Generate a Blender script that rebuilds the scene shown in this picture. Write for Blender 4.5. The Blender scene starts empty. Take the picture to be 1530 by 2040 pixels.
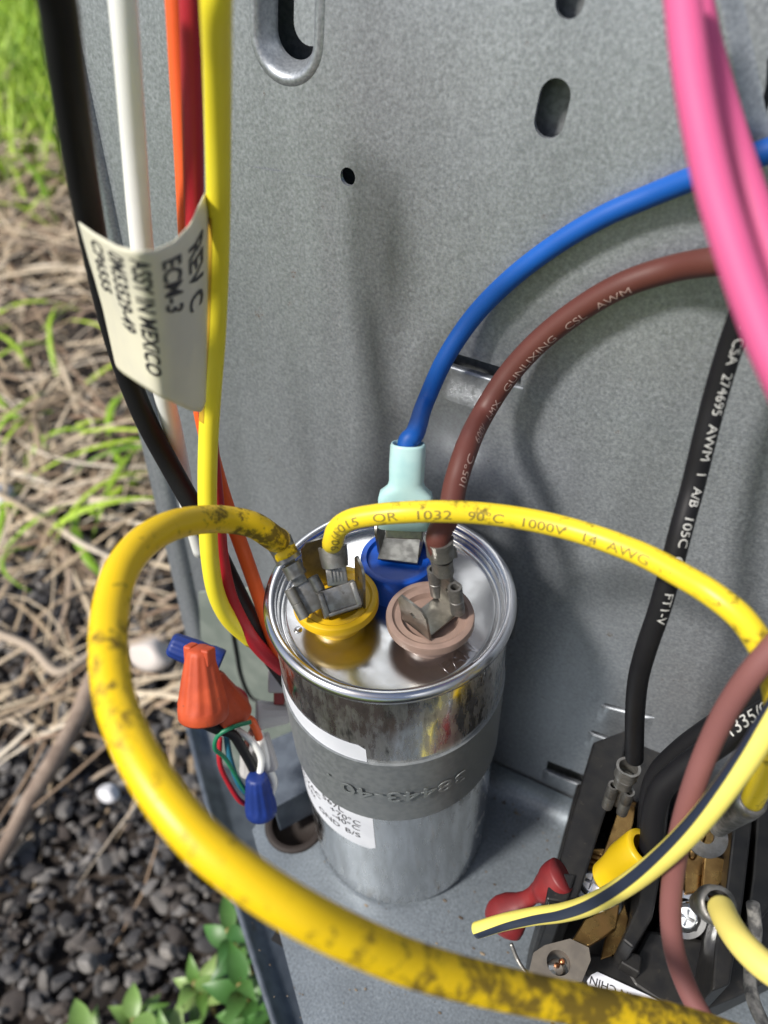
import bpy, bmesh, math, random
import numpy as np
from mathutils import Vector, Matrix
random.seed(7); rng = np.random.default_rng(7)
S = 0.01                                   # all helper inputs are centimetres
col = bpy.context.scene.collection
scn = bpy.context.scene

# ------------------------------------------------------------------ camera
def vec(*a): return np.array(a, dtype=float)
CAM = vec(5.1848, -8.8717, 21.9671)
FW = vec(-0.374452, 0.635693, -0.675041); RT = vec(0.877021, 0.479156, -0.035266); UP = vec(-0.301032, 0.605231, 0.736937)
IW, IH, IF = 1530., 2040., 1473.
cd = bpy.data.cameras.new('camera'); cam = bpy.data.objects.new('camera', cd); col.objects.link(cam)
cam.matrix_world = Matrix(((RT[0], UP[0], -FW[0], CAM[0]*S), (RT[1], UP[1], -FW[1], CAM[1]*S), (RT[2], UP[2], -FW[2], CAM[2]*S), (0, 0, 0, 1)))
cd.sensor_width = 36; cd.lens = 36*IF/IH; cd.clip_start = 0.002; cd.clip_end = 300
cd.dof.use_dof = True; cd.dof.focus_distance = 0.152; cd.dof.aperture_fstop = 14
scn.camera = cam

# ------------------------------------------------------------------ light
EL, AZ = math.radians(47), math.radians(-150)      # sun up, to the left and in front of the panel
w = bpy.data.worlds.new("World"); scn.world = w; w.use_nodes = True
nt = w.node_tree; bg = nt.nodes['Background']
sky = nt.nodes.new('ShaderNodeTexSky'); sky.sky_type = 'NISHITA'; sky.sun_disc = False
sky.sun_elevation = EL; sky.sun_rotation = AZ; sky.air_density = 1.0; sky.dust_density = 2.0
nt.links.new(sky.outputs[0], bg.inputs[0]); bg.inputs[1].default_value = 0.072
sd = bpy.data.lights.new('sun', 'SUN'); sd.energy = 3.2; sd.angle = math.radians(8); sd.color = (1.0, 0.95, 0.88)
so = bpy.data.objects.new('sun', sd); col.objects.link(so)
sv = Vector((math.sin(AZ)*math.cos(EL), math.cos(AZ)*math.cos(EL), math.sin(EL)))
so.rotation_euler = sv.to_track_quat('Z', 'Y').to_euler()
scn.view_settings.view_transform = 'Standard'; scn.view_settings.look = 'None'
scn.view_settings.exposure = 0.6; scn.view_settings.gamma = 1.0
scn.render.engine = 'CYCLES'

# ------------------------------------------------------------------ pixel -> place helpers
LEAN = math.tan(math.radians(5)); WY = 2.62
def ray(x, y): return FW + RT*(x-IW/2)/IF - UP*(y-IH/2)/IF
def atk(x, y, k): return CAM + k*ray(x, y)
def onz(x, y, z=0.):
    d = ray(x, y); return CAM + d*((z-CAM[2])/d[2])
def onw(x, y, off=0.):                      # point off cm in front of the leaning sheet-metal wall
    d = ray(x, y); return CAM + d*((WY-off+CAM[2]*LEAN-CAM[1])/(d[1]-LEAN*d[2]))

# ------------------------------------------------------------------ object helpers
def tag(o, label=None, cat=None, group=None, kind=None):
    if label: o['label'] = label
    if cat: o['category'] = cat
    if group: o['group'] = group
    if kind: o['kind'] = kind
    return o
def thing(name, loc, label, cat, group=None):
    o = bpy.data.objects.new(name, None); col.objects.link(o); o.empty_display_size = .01
    o.location = Vector(loc)*S; return tag(o, label, cat, group)
def link(name, me, mats, parent=None, smooth=True):
    o = bpy.data.objects.new(name, me); col.objects.link(o)
    for m in (mats if isinstance(mats, (list, tuple)) else [mats]): me.materials.append(m)
    if smooth:
        me.polygons.foreach_set('use_smooth', [True]*len(me.polygons))
    if parent is not None:
        o.parent = parent; o.matrix_parent_inverse = Matrix.Translation(parent.location).inverted()
    return o
def from_bm(name, bm, mats, parent=None, smooth=False, scale=S, autosmooth=None):
    if scale != 1: bmesh.ops.scale(bm, vec=(scale,)*3, verts=bm.verts)
    bmesh.ops.recalc_face_normals(bm, faces=bm.faces)
    me = bpy.data.meshes.new(name); bm.to_mesh(me); bm.free()
    if autosmooth is not None:
        o = link(name, me, mats, parent, True)
        try: me.set_sharp_from_angle(angle=math.radians(autosmooth))
        except Exception: pass
        return o
    return link(name, me, mats, parent, smooth)
def spline(P, n=8):
    P = [np.asarray(p, float) for p in P]
    Q = [2*P[0]-P[1]] + P + [2*P[-1]-P[-2]]
    out = []
    for i in range(1, len(Q)-2):
        a, b, c, d = Q[i-1], Q[i], Q[i+1], Q[i+2]
        ta = max(np.linalg.norm(b-a), 1e-6)**.5; tb = max(np.linalg.norm(c-b), 1e-6)**.5; tc = max(np.linalg.norm(d-c), 1e-6)**.5
        for j in range(n):
            t = j/n
            m1 = tb*((b-a)/ta-(c-a)/(ta+tb)+(c-b)/tb); m2 = tb*((c-b)/tb-(d-b)/(tb+tc)+(d-c)/tc)
            out.append((2*t**3-3*t*t+1)*b+(t**3-2*t*t+t)*m1+(-2*t**3+3*t*t)*c+(t**3-t*t)*m2)
    out.append(P[-1]); return np.array(out)
def nrm(v): return v/max(np.linalg.norm(v), 1e-9)
class Path:
    def __init__(s, P, n=8):
        s.p = spline(P, n); d = np.linalg.norm(np.diff(s.p, axis=0), axis=1); s.s = np.concatenate([[0], np.cumsum(d)]); s.L = s.s[-1]
        s.t = np.gradient(s.p, axis=0); s.t /= np.linalg.norm(s.t, axis=1)[:, None]
    def at(s, u):
        p = vec(*[np.interp(u, s.s, s.p[:, i]) for i in range(3)]); t = nrm(vec(*[np.interp(u, s.s, s.t[:, i]) for i in range(3)]))
        n = nrm(CAM-p); n = nrm(n-t*(n@t)); return p, t, n, np.cross(t, n)
def tube_bm(bm, path, r, seg=20, cap=True, r1=None, wob=0, camref=False):
    P, T = path.p, path.t; N = len(P)
    ref = vec(0, 0, 1) if abs(T[0][2]) < .9 else vec(1, 0, 0)
    n = nrm(ref-T[0]*(ref@T[0])); rings = []
    uvl = bm.loops.layers.uv.verify()
    for i in range(N):
        n = nrm(n-T[i]*(n@T[i])) if not camref else -nrm((CAM-P[i])-T[i]*((CAM-P[i])@T[i])); b = np.cross(T[i], n)
        rr = r if r1 is None else r+(r1-r)*i/(N-1)
        if wob: rr = rr*(1+wob*math.sin(path.s[i]*2.1+1)*math.sin(path.s[i]*.9))
        rings.append([bm.verts.new(P[i]+rr*(math.cos(a)*n+math.sin(a)*b)) for a in [2*math.pi*k/seg for k in range(seg)]])
    for i in range(N-1):
        for k in range(seg):
            f = bm.faces.new((rings[i][k], rings[i][(k+1) % seg], rings[i+1][(k+1) % seg], rings[i+1][k]))
            us = ((path.s[i], k), (path.s[i], k+1), (path.s[i+1], k+1), (path.s[i+1], k))
            for l, (a, b2) in zip(f.loops, us): l[uvl].uv = (a, b2/seg*2*math.pi*r)
    if cap:
        for rg, q, dr in ((rings[0], 0, -1), (rings[-1], -1, 1)):
            c = P[q]+T[q]*dr*r*.12
            inner = [bm.verts.new(c+(Vector(v.co)-Vector(P[q]))*.82) for v in rg]
            for k in range(seg): bm.faces.new((rg[k], rg[(k+1) % seg], inner[(k+1) % seg], inner[k]))
            bm.faces.new(inner)
def tube(name, pts, r, m, parent=None, seg=20, n=8, **kw):
    path = pts if isinstance(pts, Path) else Path(pts, n); bm = bmesh.new(); tube_bm(bm, path, r, seg, **kw)
    return from_bm(name, bm, m, parent, smooth=True), path
def obox(bm, c, ax, ay, az, h, bev=0.0):
    ax, ay, az = nrm(ax), nrm(ay), nrm(az)
    b2 = bmesh.new()
    vs = [b2.verts.new(np.asarray(c)+ax*h[0]*i+ay*h[1]*j+az*h[2]*k) for i in (-1, 1) for j in (-1, 1) for k in (-1, 1)]
    for q in ((0, 1, 3, 2), (4, 6, 7, 5), (0, 4, 5, 1), (2, 3, 7, 6), (0, 2, 6, 4), (1, 5, 7, 3)): b2.faces.new([vs[i] for i in q])
    bmesh.ops.recalc_face_normals(b2, faces=b2.faces)
    if bev: bmesh.ops.bevel(b2, geom=b2.edges[:], offset=bev, segments=2, affect='EDGES', profile=.5)
    merge(bm, b2)
def merge(bm, b2):
    me = bpy.data.meshes.new('tmp'); b2.to_mesh(me); b2.free(); bm.from_mesh(me); bpy.data.meshes.remove(me)
def prism_bm(bm, top, zb, bev=.05, dirv=None):
    """solid from a top polygon (3D points) dropped to height zb"""
    b2 = bmesh.new(); top = [np.asarray(p, float) for p in top]
    a = [b2.verts.new(p) for p in top]
    b = [b2.verts.new(vec(p[0], p[1], zb) if dirv is None else p+np.asarray(dirv)) for p in top]
    b2.faces.new(a); b2.faces.new(b[::-1])
    for i in range(len(a)): b2.faces.new((a[i], b[i], b[(i+1) % len(a)], a[(i+1) % len(a)]))
    bmesh.ops.recalc_face_normals(b2, faces=b2.faces)
    if bev: bmesh.ops.bevel(b2, geom=b2.edges[:], offset=bev, segments=2, affect='EDGES', profile=.5)
    merge(bm, b2)
def pz(pix, z): return [onz(x, y, z) for x, y in pix]
def lathe_bm(bm, prof, M=None, seg=48, lobes=None):
    """prof: (r, z) list; M: 4x4 placing it; lobes(r,z,a)->r"""
    M = M or Matrix.Identity(4); rings = []
    for r_, z in prof:
        if r_ < 1e-6: rings.append([bm.verts.new(M @ Vector((0, 0, z)))]); continue
        rings.append([bm.verts.new(M @ Vector(((lobes(r_, z, a) if lobes else r_)*math.cos(a), (lobes(r_, z, a) if lobes else r_)*math.sin(a), z))) for a in [2*math.pi*k/seg for k in range(seg)]])
    for A, B in zip(rings, rings[1:]):
        for k in range(seg):
            if len(A) == 1 and len(B) == 1: continue
            if len(A) == 1: bm.faces.new((A[0], B[(k+1) % seg], B[k]))
            elif len(B) == 1: bm.faces.new((A[k], A[(k+1) % seg], B[0]))
            else: bm.faces.new((A[k], A[(k+1) % seg], B[(k+1) % seg], B[k]))
def frame(o, z, x=None):
    z = nrm(np.asarray(z, float)); x = vec(1, 0, 0) if x is None else np.asarray(x, float)
    x = nrm(x-z*(x@z)); y = np.cross(z, x)
    return Matrix(((x[0], y[0], z[0], o[0]), (x[1], y[1], z[1], o[1]), (x[2], y[2], z[2], o[2]), (0, 0, 0, 1)))
def text_bm(txt, size, cuts=1, extrude=0, bold=0.0, space=1.0):
    cu = bpy.data.curves.new('t', 'FONT'); cu.body = txt; cu.size = size; cu.extrude = extrude; cu.offset = bold; cu.resolution_u = 3; cu.space_character = space
    ob = bpy.data.objects.new('t', cu); col.objects.link(ob)
    dg = bpy.context.evaluated_depsgraph_get(); me = bpy.data.meshes.new_from_object(ob.evaluated_get(dg))
    bm = bmesh.new(); bm.from_mesh(me); bpy.data.objects.remove(ob); bpy.data.meshes.remove(me); bpy.data.curves.remove(cu)
    bmesh.ops.triangulate(bm, faces=bm.faces)
    for _ in range(cuts): bmesh.ops.subdivide_edges(bm, edges=bm.edges, cuts=1, use_grid_fill=True)
    return bm
def print_on(name, path, r, txt, s0, size, a0, m, parent, flip=False, xs=1.0, cuts=2):
    """lettering printed along a round cable"""
    bm = text_bm(txt, size, cuts)
    for v in bm.verts:
        u, q = v.co.x*xs, v.co.y-size*.35
        s_ = s0-u if flip else s0+u; a = a0-(-q/r if flip else q/r)
        p, t, n, b = path.at(s_)
        v.co = Vector(p+(r+.006)*(math.cos(a)*n+math.sin(a)*b))
    return from_bm(name, bm, m, parent)

# ------------------------------------------------------------------ materials
def node_mat(name):
    m = bpy.data.materials.new(name); m.use_nodes = True; t = m.node_tree; return m, t, t.nodes['Principled BSDF']
def mk(name, c, rough=.5, metal=0., c2=None, nscale=300., npos=(.4, .6), rvar=0., bump=0., bscale=800., spec=.5, dirt=None, dscale=250., dpos=(.62, .7), coat=0., stretch=(1, 1, 1), trans=0., detail=4):
    m, t, b = node_mat(name); N, K = t.nodes, t.links
    b.inputs['Roughness'].default_value = rough; b.inputs['Metallic'].default_value = metal; b.inputs['Specular IOR Level'].default_value = spec
    b.inputs['Coat Weight'].default_value = coat; b.inputs['Base Color'].default_value = (*c, 1)
    tc = N.new('ShaderNodeTexCoord'); mp = N.new('ShaderNodeMapping'); mp.inputs['Scale'].default_value = stretch; K.new(tc.outputs['Object'], mp.inputs[0])
    out = None
    if c2:
        n = N.new('ShaderNodeTexNoise'); n.inputs['Scale'].default_value = nscale; n.inputs['Detail'].default_value = detail; K.new(mp.outputs[0], n.inputs[0])
        mr = N.new('ShaderNodeMapRange'); mr.inputs[1].default_value, mr.inputs[2].default_value = npos; K.new(n.outputs[0], mr.inputs[0])
        mx = N.new('ShaderNodeMix'); mx.data_type = 'RGBA'; mx.inputs[6].default_value = (*c, 1); mx.inputs[7].default_value = (*c2, 1)
        K.new(mr.outputs[0], mx.inputs[0]); K.new(mx.outputs[2], b.inputs['Base Color']); out = mx.outputs[2]
        if rvar:
            rr = N.new('ShaderNodeMapRange'); rr.inputs[3].default_value = rough-rvar; rr.inputs[4].default_value = rough+rvar; K.new(mr.outputs[0], rr.inputs[0]); K.new(rr.outputs[0], b.inputs['Roughness'])
    if dirt:
        n = N.new('ShaderNodeTexNoise'); n.inputs['Scale'].default_value = dscale; n.inputs['Detail'].default_value = 8; n.inputs['Roughness'].default_value = .7; K.new(mp.outputs[0], n.inputs[0])
        mr = N.new('ShaderNodeMapRange'); mr.inputs[1].default_value, mr.inputs[2].default_value = dpos; K.new(n.outputs[0], mr.inputs[0])
        mx = N.new('ShaderNodeMix'); mx.data_type = 'RGBA'; mx.inputs[7].default_value = (*dirt, 1)
        if out is not None: K.new(out, mx.inputs[6])
        else: mx.inputs[6].default_value = (*c, 1)
        K.new(mr.outputs[0], mx.inputs[0]); K.new(mx.outputs[2], b.inputs['Base Color'])
        if metal:
            mm = N.new('ShaderNodeMapRange'); mm.inputs[3].default_value = metal; mm.inputs[4].default_value = 0; K.new(mr.outputs[0], mm.inputs[0]); K.new(mm.outputs[0], b.inputs['Metallic'])
    if bump:
        n = N.new('ShaderNodeTexNoise'); n.inputs['Scale'].default_value = bscale; n.inputs['Detail'].default_value = 3; K.new(mp.outputs[0], n.inputs[0])
        bp = N.new('ShaderNodeBump'); bp.inputs['Strength'].default_value = bump; bp.inputs['Distance'].default_value = .0004; K.new(n.outputs[0], bp.inputs['Height']); K.new(bp.outputs[0], b.inputs['Normal'])
    if trans:
        b.inputs['Transmission Weight'].default_value = trans; b.inputs['IOR'].default_value = 1.4
    return m
def galv(name, c1, c2, metal=.6, rough=.44):
    """galvanised sheet: fine speckle, cloudy streaks, a few brown specks"""
    m = mk(name, c1, rough, metal, c2, nscale=1700, npos=(.3, .7), rvar=.07, bump=.05, bscale=1500, dirt=(.11, .09, .07), dscale=150, dpos=(.655, .72), detail=2)
    t = m.node_tree; N, K = t.nodes, t.links; b = N['Principled BSDF']; src = b.inputs['Base Color'].links[0].from_socket
    tc = N.new('ShaderNodeTexCoord'); mp = N.new('ShaderNodeMapping'); mp.inputs['Scale'].default_value = (1, 1, .12); K.new(tc.outputs['Object'], mp.inputs[0])
    n = N.new('ShaderNodeTexNoise'); n.inputs['Scale'].default_value = 70; n.inputs['Detail'].default_value = 5; K.new(mp.outputs[0], n.inputs[0])
    mr = N.new('ShaderNodeMapRange'); mr.inputs[1].default_value = .3; mr.inputs[2].default_value = .7; mr.inputs[3].default_value = .86; mr.inputs[4].default_value = 1.10; K.new(n.outputs[0], mr.inputs[0])
    n2 = N.new('ShaderNodeTexNoise'); n2.inputs['Scale'].default_value = 1300; n2.inputs['Detail'].default_value = 2; K.new(tc.outputs['Object'], n2.inputs[0])
    mr2 = N.new('ShaderNodeMapRange'); mr2.inputs[1].default_value = .3; mr2.inputs[2].default_value = .7; mr2.inputs[3].default_value = .84; mr2.inputs[4].default_value = 1.12; K.new(n2.outputs[0], mr2.inputs[0])
    mu = N.new('ShaderNodeMath'); mu.operation = 'MULTIPLY'; K.new(mr.outputs[0], mu.inputs[0]); K.new(mr2.outputs[0], mu.inputs[1])
    vm = N.new('ShaderNodeVectorMath'); vm.operation = 'SCALE'; K.new(src, vm.inputs[0]); K.new(mu.outputs[0], vm.inputs['Scale']); K.new(vm.outputs[0], b.inputs['Base Color'])
    return m
def cable(name, c, c2=None, rough=.38, dirt=(.03, .025, .02), lo=.0, ramp=None, dsc=(.9, 1.6), coat=0.0, stripe=None, fine=.74, spec=.38):
    """PVC insulation with grime laid out along the cable (UV: x = cm along, y = cm round)"""
    m, t, b = node_mat(name); N, K = t.nodes, t.links
    b.inputs['Roughness'].default_value = rough; b.inputs['Coat Weight'].default_value = coat; b.inputs['Coat Roughness'].default_value = .3; b.inputs['Specular IOR Level'].default_value = spec
    uv = N.new('ShaderNodeUVMap'); tc = N.new('ShaderNodeTexCoord')
    sp = N.new('ShaderNodeSeparateXYZ'); K.new(uv.outputs[0], sp.inputs[0])
    n0 = N.new('ShaderNodeTexNoise'); n0.inputs['Scale'].default_value = 160; n0.inputs['Detail'].default_value = 3; K.new(tc.outputs['Object'], n0.inputs[0])
    m0 = N.new('ShaderNodeMix'); m0.data_type = 'RGBA'; m0.inputs[6].default_value = (*c, 1); m0.inputs[7].default_value = (*(c2 or [q*.86 for q in c]), 1); K.new(n0.outputs[0], m0.inputs[0])
    cur = m0.outputs[2]
    # small specks
    n1 = N.new('ShaderNodeTexNoise'); n1.inputs['Scale'].default_value = 900; n1.inputs['Detail'].default_value = 6; n1.inputs['Roughness'].default_value = .75; K.new(tc.outputs['Object'], n1.inputs[0])
    r1 = N.new('ShaderNodeMapRange'); r1.inputs[1].default_value = fine-.06; r1.inputs[2].default_value = fine; r1.inputs[4].default_value = .55; K.new(n1.outputs[0], r1.inputs[0])
    x1 = N.new('ShaderNodeMix'); x1.data_type = 'RGBA'; K.new(cur, x1.inputs[6]); x1.inputs[7].default_value = (*dirt, 1); K.new(r1.outputs[0], x1.inputs[0]); cur = x1.outputs[2]
    if ramp:
        n2 = N.new('ShaderNodeTexNoise'); n2.inputs['Scale'].default_value = 850; n2.inputs['Detail'].default_value = 9; n2.inputs['Roughness'].default_value = .72; K.new(tc.outputs['Object'], n2.inputs[0])
        n3 = N.new('ShaderNodeTexNoise'); n3.inputs['Scale'].default_value = 280; n3.inputs['Detail'].default_value = 3; K.new(tc.outputs['Object'], n3.inputs[0])
        cr = N.new('ShaderNodeValToRGB'); e = cr.color_ramp.elements; L = ramp[-1][0]
        e[0].position = 0; e[0].color = (ramp[0][1],)*3+(1,); e[1].position = 1; e[1].color = (ramp[-1][1],)*3+(1,)
        for q, v in ramp[1:-1]: el = e.new(q/L); el.color = (v, v, v, 1)
        dv = N.new('ShaderNodeMath'); dv.operation = 'DIVIDE'; dv.inputs[1].default_value = L; K.new(sp.outputs[0], dv.inputs[0]); K.new(dv.outputs[0], cr.inputs[0])
        ad = N.new('ShaderNodeMath'); ad.operation = 'ADD'; K.new(n2.outputs[0], ad.inputs[0]); K.new(n3.outputs[0], ad.inputs[1])
        su = N.new('ShaderNodeMath'); su.operation = 'MULTIPLY_ADD'; su.inputs[1].default_value = .55; K.new(cr.outputs[0], su.inputs[0]); K.new(ad.outputs[0], su.inputs[2])
        r2 = N.new('ShaderNodeMapRange'); r2.inputs[1].default_value = 1.24; r2.inputs[2].default_value = 1.42; r2.inputs[4].default_value = .82; K.new(su.outputs[0], r2.inputs[0])
        x2 = N.new('ShaderNodeMix'); x2.data_type = 'RGBA'; K.new(cur, x2.inputs[6]); x2.inputs[7].default_value = (.05, .032, .012, 1); K.new(r2.outputs[0], x2.inputs[0]); cur = x2.outputs[2]
        rr = N.new('ShaderNodeMapRange'); rr.inputs[3].default_value = rough; rr.inputs[4].default_value = .75; K.new(r2.outputs[0], rr.inputs[0]); K.new(rr.outputs[0], b.inputs['Roughness'])
    if stripe:
        s0, wd, scol, per = stripe
        # stripe: a band of the circumference, slowly twisting
        tw = N.new('ShaderNodeMath'); tw.operation = 'MULTIPLY_ADD'; tw.inputs[1].default_value = per; K.new(sp.outputs[0], tw.inputs[0]); K.new(sp.outputs[1], tw.inputs[2])
        sb = N.new('ShaderNodeMath'); sb.operation = 'SUBTRACT'; sb.inputs[1].default_value = s0; K.new(tw.outputs[0], sb.inputs[0])
        ab = N.new('ShaderNodeMath'); ab.operation = 'ABSOLUTE'; K.new(sb.outputs[0], ab.inputs[0])
        r3 = N.new('ShaderNodeMapRange'); r3.inputs[1].default_value = wd; r3.inputs[2].default_value = wd+.015; r3.inputs[3].default_value = 1; r3.inputs[4].default_value = 0; K.new(ab.outputs[0], r3.inputs[0])
        x3 = N.new('ShaderNodeMix'); x3.data_type = 'RGBA'; K.new(cur, x3.inputs[6]); x3.inputs[7].default_value = (*scol, 1); K.new(r3.outputs[0], x3.inputs[0]); cur = x3.outputs[2]
    K.new(cur, b.inputs['Base Color'])
    bp = N.new('ShaderNodeBump'); bp.inputs['Strength'].default_value = .12; bp.inputs['Distance'].default_value = .0003; K.new(n0.outputs[0], bp.inputs['Height']); K.new(bp.outputs[0], b.inputs['Normal'])
    return m
G1, G2 = (.285, .310, .342), (.365, .392, .425)
M = dict(
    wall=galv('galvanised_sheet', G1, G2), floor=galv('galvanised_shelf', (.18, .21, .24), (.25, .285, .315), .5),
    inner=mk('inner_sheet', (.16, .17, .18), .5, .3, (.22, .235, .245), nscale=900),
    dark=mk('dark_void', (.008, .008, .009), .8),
    pan=mk('painted_pan', (.07, .085, .11), .45, .1, (.10, .12, .15), nscale=200, dirt=(.06, .045, .03), dscale=120),
    green=mk('grey_green_plate', (.17, .20, .18), .5, .1, (.22, .25, .225), nscale=120),
    can=mk('brushed_aluminium', (.70, .70, .70), .17, 1., (.56, .56, .55), nscale=500, stretch=(1, 1, .12), rvar=.04),
    lid=mk('lid_aluminium', (.58, .58, .585), .2, 1., (.52, .52, .52), nscale=200, rvar=.04, bump=.02, bscale=300),
    rim=mk('rim_aluminium', (.60, .60, .62), .2, 1.),
    strap=mk('strap_steel', (.17, .185, .195), .5, .3, (.21, .225, .235), nscale=700, rvar=.05, dirt=(.05, .025, .015), dscale=90, dpos=(.7, .8)),
    stamp=mk('stamped_edge', (.24, .26, .265), .4, .4),
    paper=mk('label_paper', (.72, .74, .80), .55, 0, (.66, .68, .74), nscale=90),
    ink=mk('black_ink', (.02, .02, .025), .6), inkg=mk('grey_ink', (.13, .13, .14), .6), inkw=mk('white_ink', (.55, .55, .53), .6),
    inkp=mk('pale_brown_ink', (.36, .25, .22), .6), inky=mk('faded_ink', (.22, .17, .03), .6),
    yel=mk('yellow_cup_plastic', (.76, .47, .008), .42, 0, (.70, .42, .006), nscale=200),
    blu=mk('blue_cup_plastic', (.005, .085, .50), .4, 0, (.004, .07, .42), nscale=200),
    brn=mk('brown_cup_plastic', (.24, .165, .135), .42, 0, (.28, .19, .155), nscale=300),
    tin=mk('tinned_steel', (.34, .33, .30), .4, 1., (.26, .25, .23), nscale=500, rvar=.08, bump=.04),
    dtin=mk('dull_crimp_steel', (.30, .295, .28), .5, .85, (.21, .205, .195), nscale=600, rvar=.1, bump=.2, bscale=700, dirt=(.07, .06, .05), dscale=500, dpos=(.6, .7)),
    nylon=mk('pale_blue_nylon', (.42, .68, .70), .35, 0, (.52, .76, .76), nscale=150, trans=.12),
    brass=mk('brass', (.50, .31, .11), .33, 1., (.36, .21, .08), nscale=300, rvar=.1, bump=.05),
    copper=mk('copper_strands', (.55, .24, .12), .35, 1.),
    zinc=mk('zinc_screw', (.70, .72, .74), .2, 1.),
    black=mk('black_thermoset', (.009, .009, .010), .45, 0, (.018, .017, .016), nscale=260, bump=.1, bscale=500, dirt=(.07, .06, .045), dscale=700, dpos=(.62, .74)),
    tagp=mk('tag_vinyl', (.74, .71, .56), .42, 0, (.64, .62, .52), nscale=70, dirt=(.36, .30, .20), dscale=200, dpos=(.68, .8)),
    tape=mk('amber_tape', (.52, .32, .03), .4),
    redp=mk('red_vinyl', (.21, .016, .018), .5, 0, (.15, .013, .016), nscale=120),
    nuto=mk('orange_nut', (.52, .075, .022), .6, 0, (.42, .055, .016), nscale=150, bump=.15, bscale=900, dirt=(.25, .06, .03), dscale=500), nutb=mk('blue_nut', (.010, .035, .22), .5, 0, (.008, .028, .17), nscale=150, bump=.1),
    nutg=mk('grey_nut', (.42, .41, .41), .5), nutr=mk('brown_clip', (.22, .02, .015), .5),
    w_yel=cable('cable_yellow_dirty', (.84, .58, .010), (.78, .51, .008), ramp=[(0, .3), (.8, .62), (2.3, .5), (3.2, .15), (5.3, .1), (6.2, .44), (7.6, .44), (8.6, .15), (10.2, .22), (11.5, .42), (13, .56), (16, .66), (30, .70)]),
    w_yel2=cable('cable_yellow_thin', (.86, .66, .03), (.80, .60, .02), ramp=[(0, .0), (3, .34), (7, .30), (20, .12)]),
    w_yel3=cable('cable_yellow_bundle', (.90, .78, .05), (.85, .70, .03), fine=.8),
    w_pale=cable('cable_pale_yellow', (.82, .71, .20), (.77, .64, .16), rough=.45),
    w_str=cable('cable_yellow_black_stripe', (.82, .72, .16), (.78, .67, .14), rough=.45, stripe=(.70, .085, (.02, .028, .05), .035)),
    w_blue=cable('cable_blue', (.005, .095, .42), (.004, .08, .36), rough=.5, fine=.9),
    w_brown=cable('cable_brown', (.115, .036, .028), (.095, .03, .024), rough=.5, dirt=(.35, .2, .17), fine=.8),
    w_mauve=cable('cable_mauve', (.22, .088, .082), (.19, .078, .075), rough=.6, dirt=(.6, .4, .38), fine=.78),
    w_pink=cable('cable_pink', (.64, .105, .26), (.56, .09, .23), rough=.6, dirt=(.25, .04, .09), fine=.79),
    w_black=cable('cable_black', (.008, .008, .010), (.013, .013, .015), spec=.22, rough=.5, dirt=(.20, .19, .17), fine=.80),
    w_white=cable('cable_white', (.86, .87, .86), (.74, .74, .70), fine=.86), w_oran=cable('cable_orange', (.82, .13, .03), (.74, .11, .025), fine=.9),
    w_red=cable('cable_red', (.42, .018, .03), (.35, .015, .025), fine=.9), w_green=cable('cable_green', (.02, .20, .10), fine=.9),
    w_teal=cable('cable_teal', (.02, .14, .22), fine=.9),
)

# ------------------------------------------------------------------ the cabinet sheet metal
LA = math.radians(5)
def wl(X, Z, off=0.):                      # wall-local (X along, Z up the sheet) -> cm point
    return vec(X, WY-off*math.cos(LA)+Z*math.sin(LA), Z*math.cos(LA)-off*math.sin(LA)*-1*-1)
def w2(x, y):                              # pixel -> wall-local 2D
    p = onw(x, y); return (p[0], p[2]/math.cos(LA))
def sheet(name, outer, holes, th, mats, parent, place):
    """flat sheet with real holes; outer / holes are 2D cm outlines; place(x, y, depth) -> point"""
    cu = bpy.data.curves.new('s', 'CURVE'); cu.dimensions = '2D'; cu.fill_mode = 'BOTH'; cu.extrude = th/2
    for loop in [outer]+holes:
        sp = cu.splines.new('POLY'); sp.points.add(len(loop)-1); sp.use_cyclic_u = True
        for q, (a, b) in zip(sp.points, loop): q.co = (a, b, 0, 1)
    ob = bpy.data.objects.new('s', cu); col.objects.link(ob)
    dg = bpy.context.evaluated_depsgraph_get(); me = bpy.data.meshes.new_from_object(ob.evaluated_get(dg))
    bm = bmesh.new(); bm.from_mesh(me); bpy.data.objects.remove(ob); bpy.data.meshes.remove(me)
    for v in bm.verts: v.co = Vector(place(v.co.x, v.co.y, v.co.z))
    return from_bm(name, bm, mats, parent)
def stadium(a, b, r, n=12):                # slot outline from centre a to centre b
    a, b = np.array(a), np.array(b); d = nrm(b-a) if np.linalg.norm(b-a) > 1e-6 else np.array((0, 1.)); t0 = math.atan2(d[1], d[0]); o = []
    for k in range(n+1): t = t0-math.pi/2+math.pi*k/n; o.append((b[0]+r*math.cos(t), b[1]+r*math.sin(t)))
    for k in range(n+1): t = t0+math.pi/2+math.pi*k/n; o.append((a[0]+r*math.cos(t), a[1]+r*math.sin(t)))
    return o
cab = thing('equipment_cabinet', (0, WY, 0), 'open grey galvanised sheet metal control box that everything is fixed to', 'metal cabinet')
TH = .09
em_a, em_b = np.array(w2(572, 70)), np.array(w2(574, -110)); em_r = .72
em_in = .47
pill_a, pill_b = w2(1096, 240), w2(1107, 191)
hol = [stadium(em_a, em_b, em_r),
       stadium(pill_a, pill_b, .265), stadium(w2(1137, 2), w2(1141, -60), .23),
       stadium(w2(695, 351), w2(695, 350.5), .17)]
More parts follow.
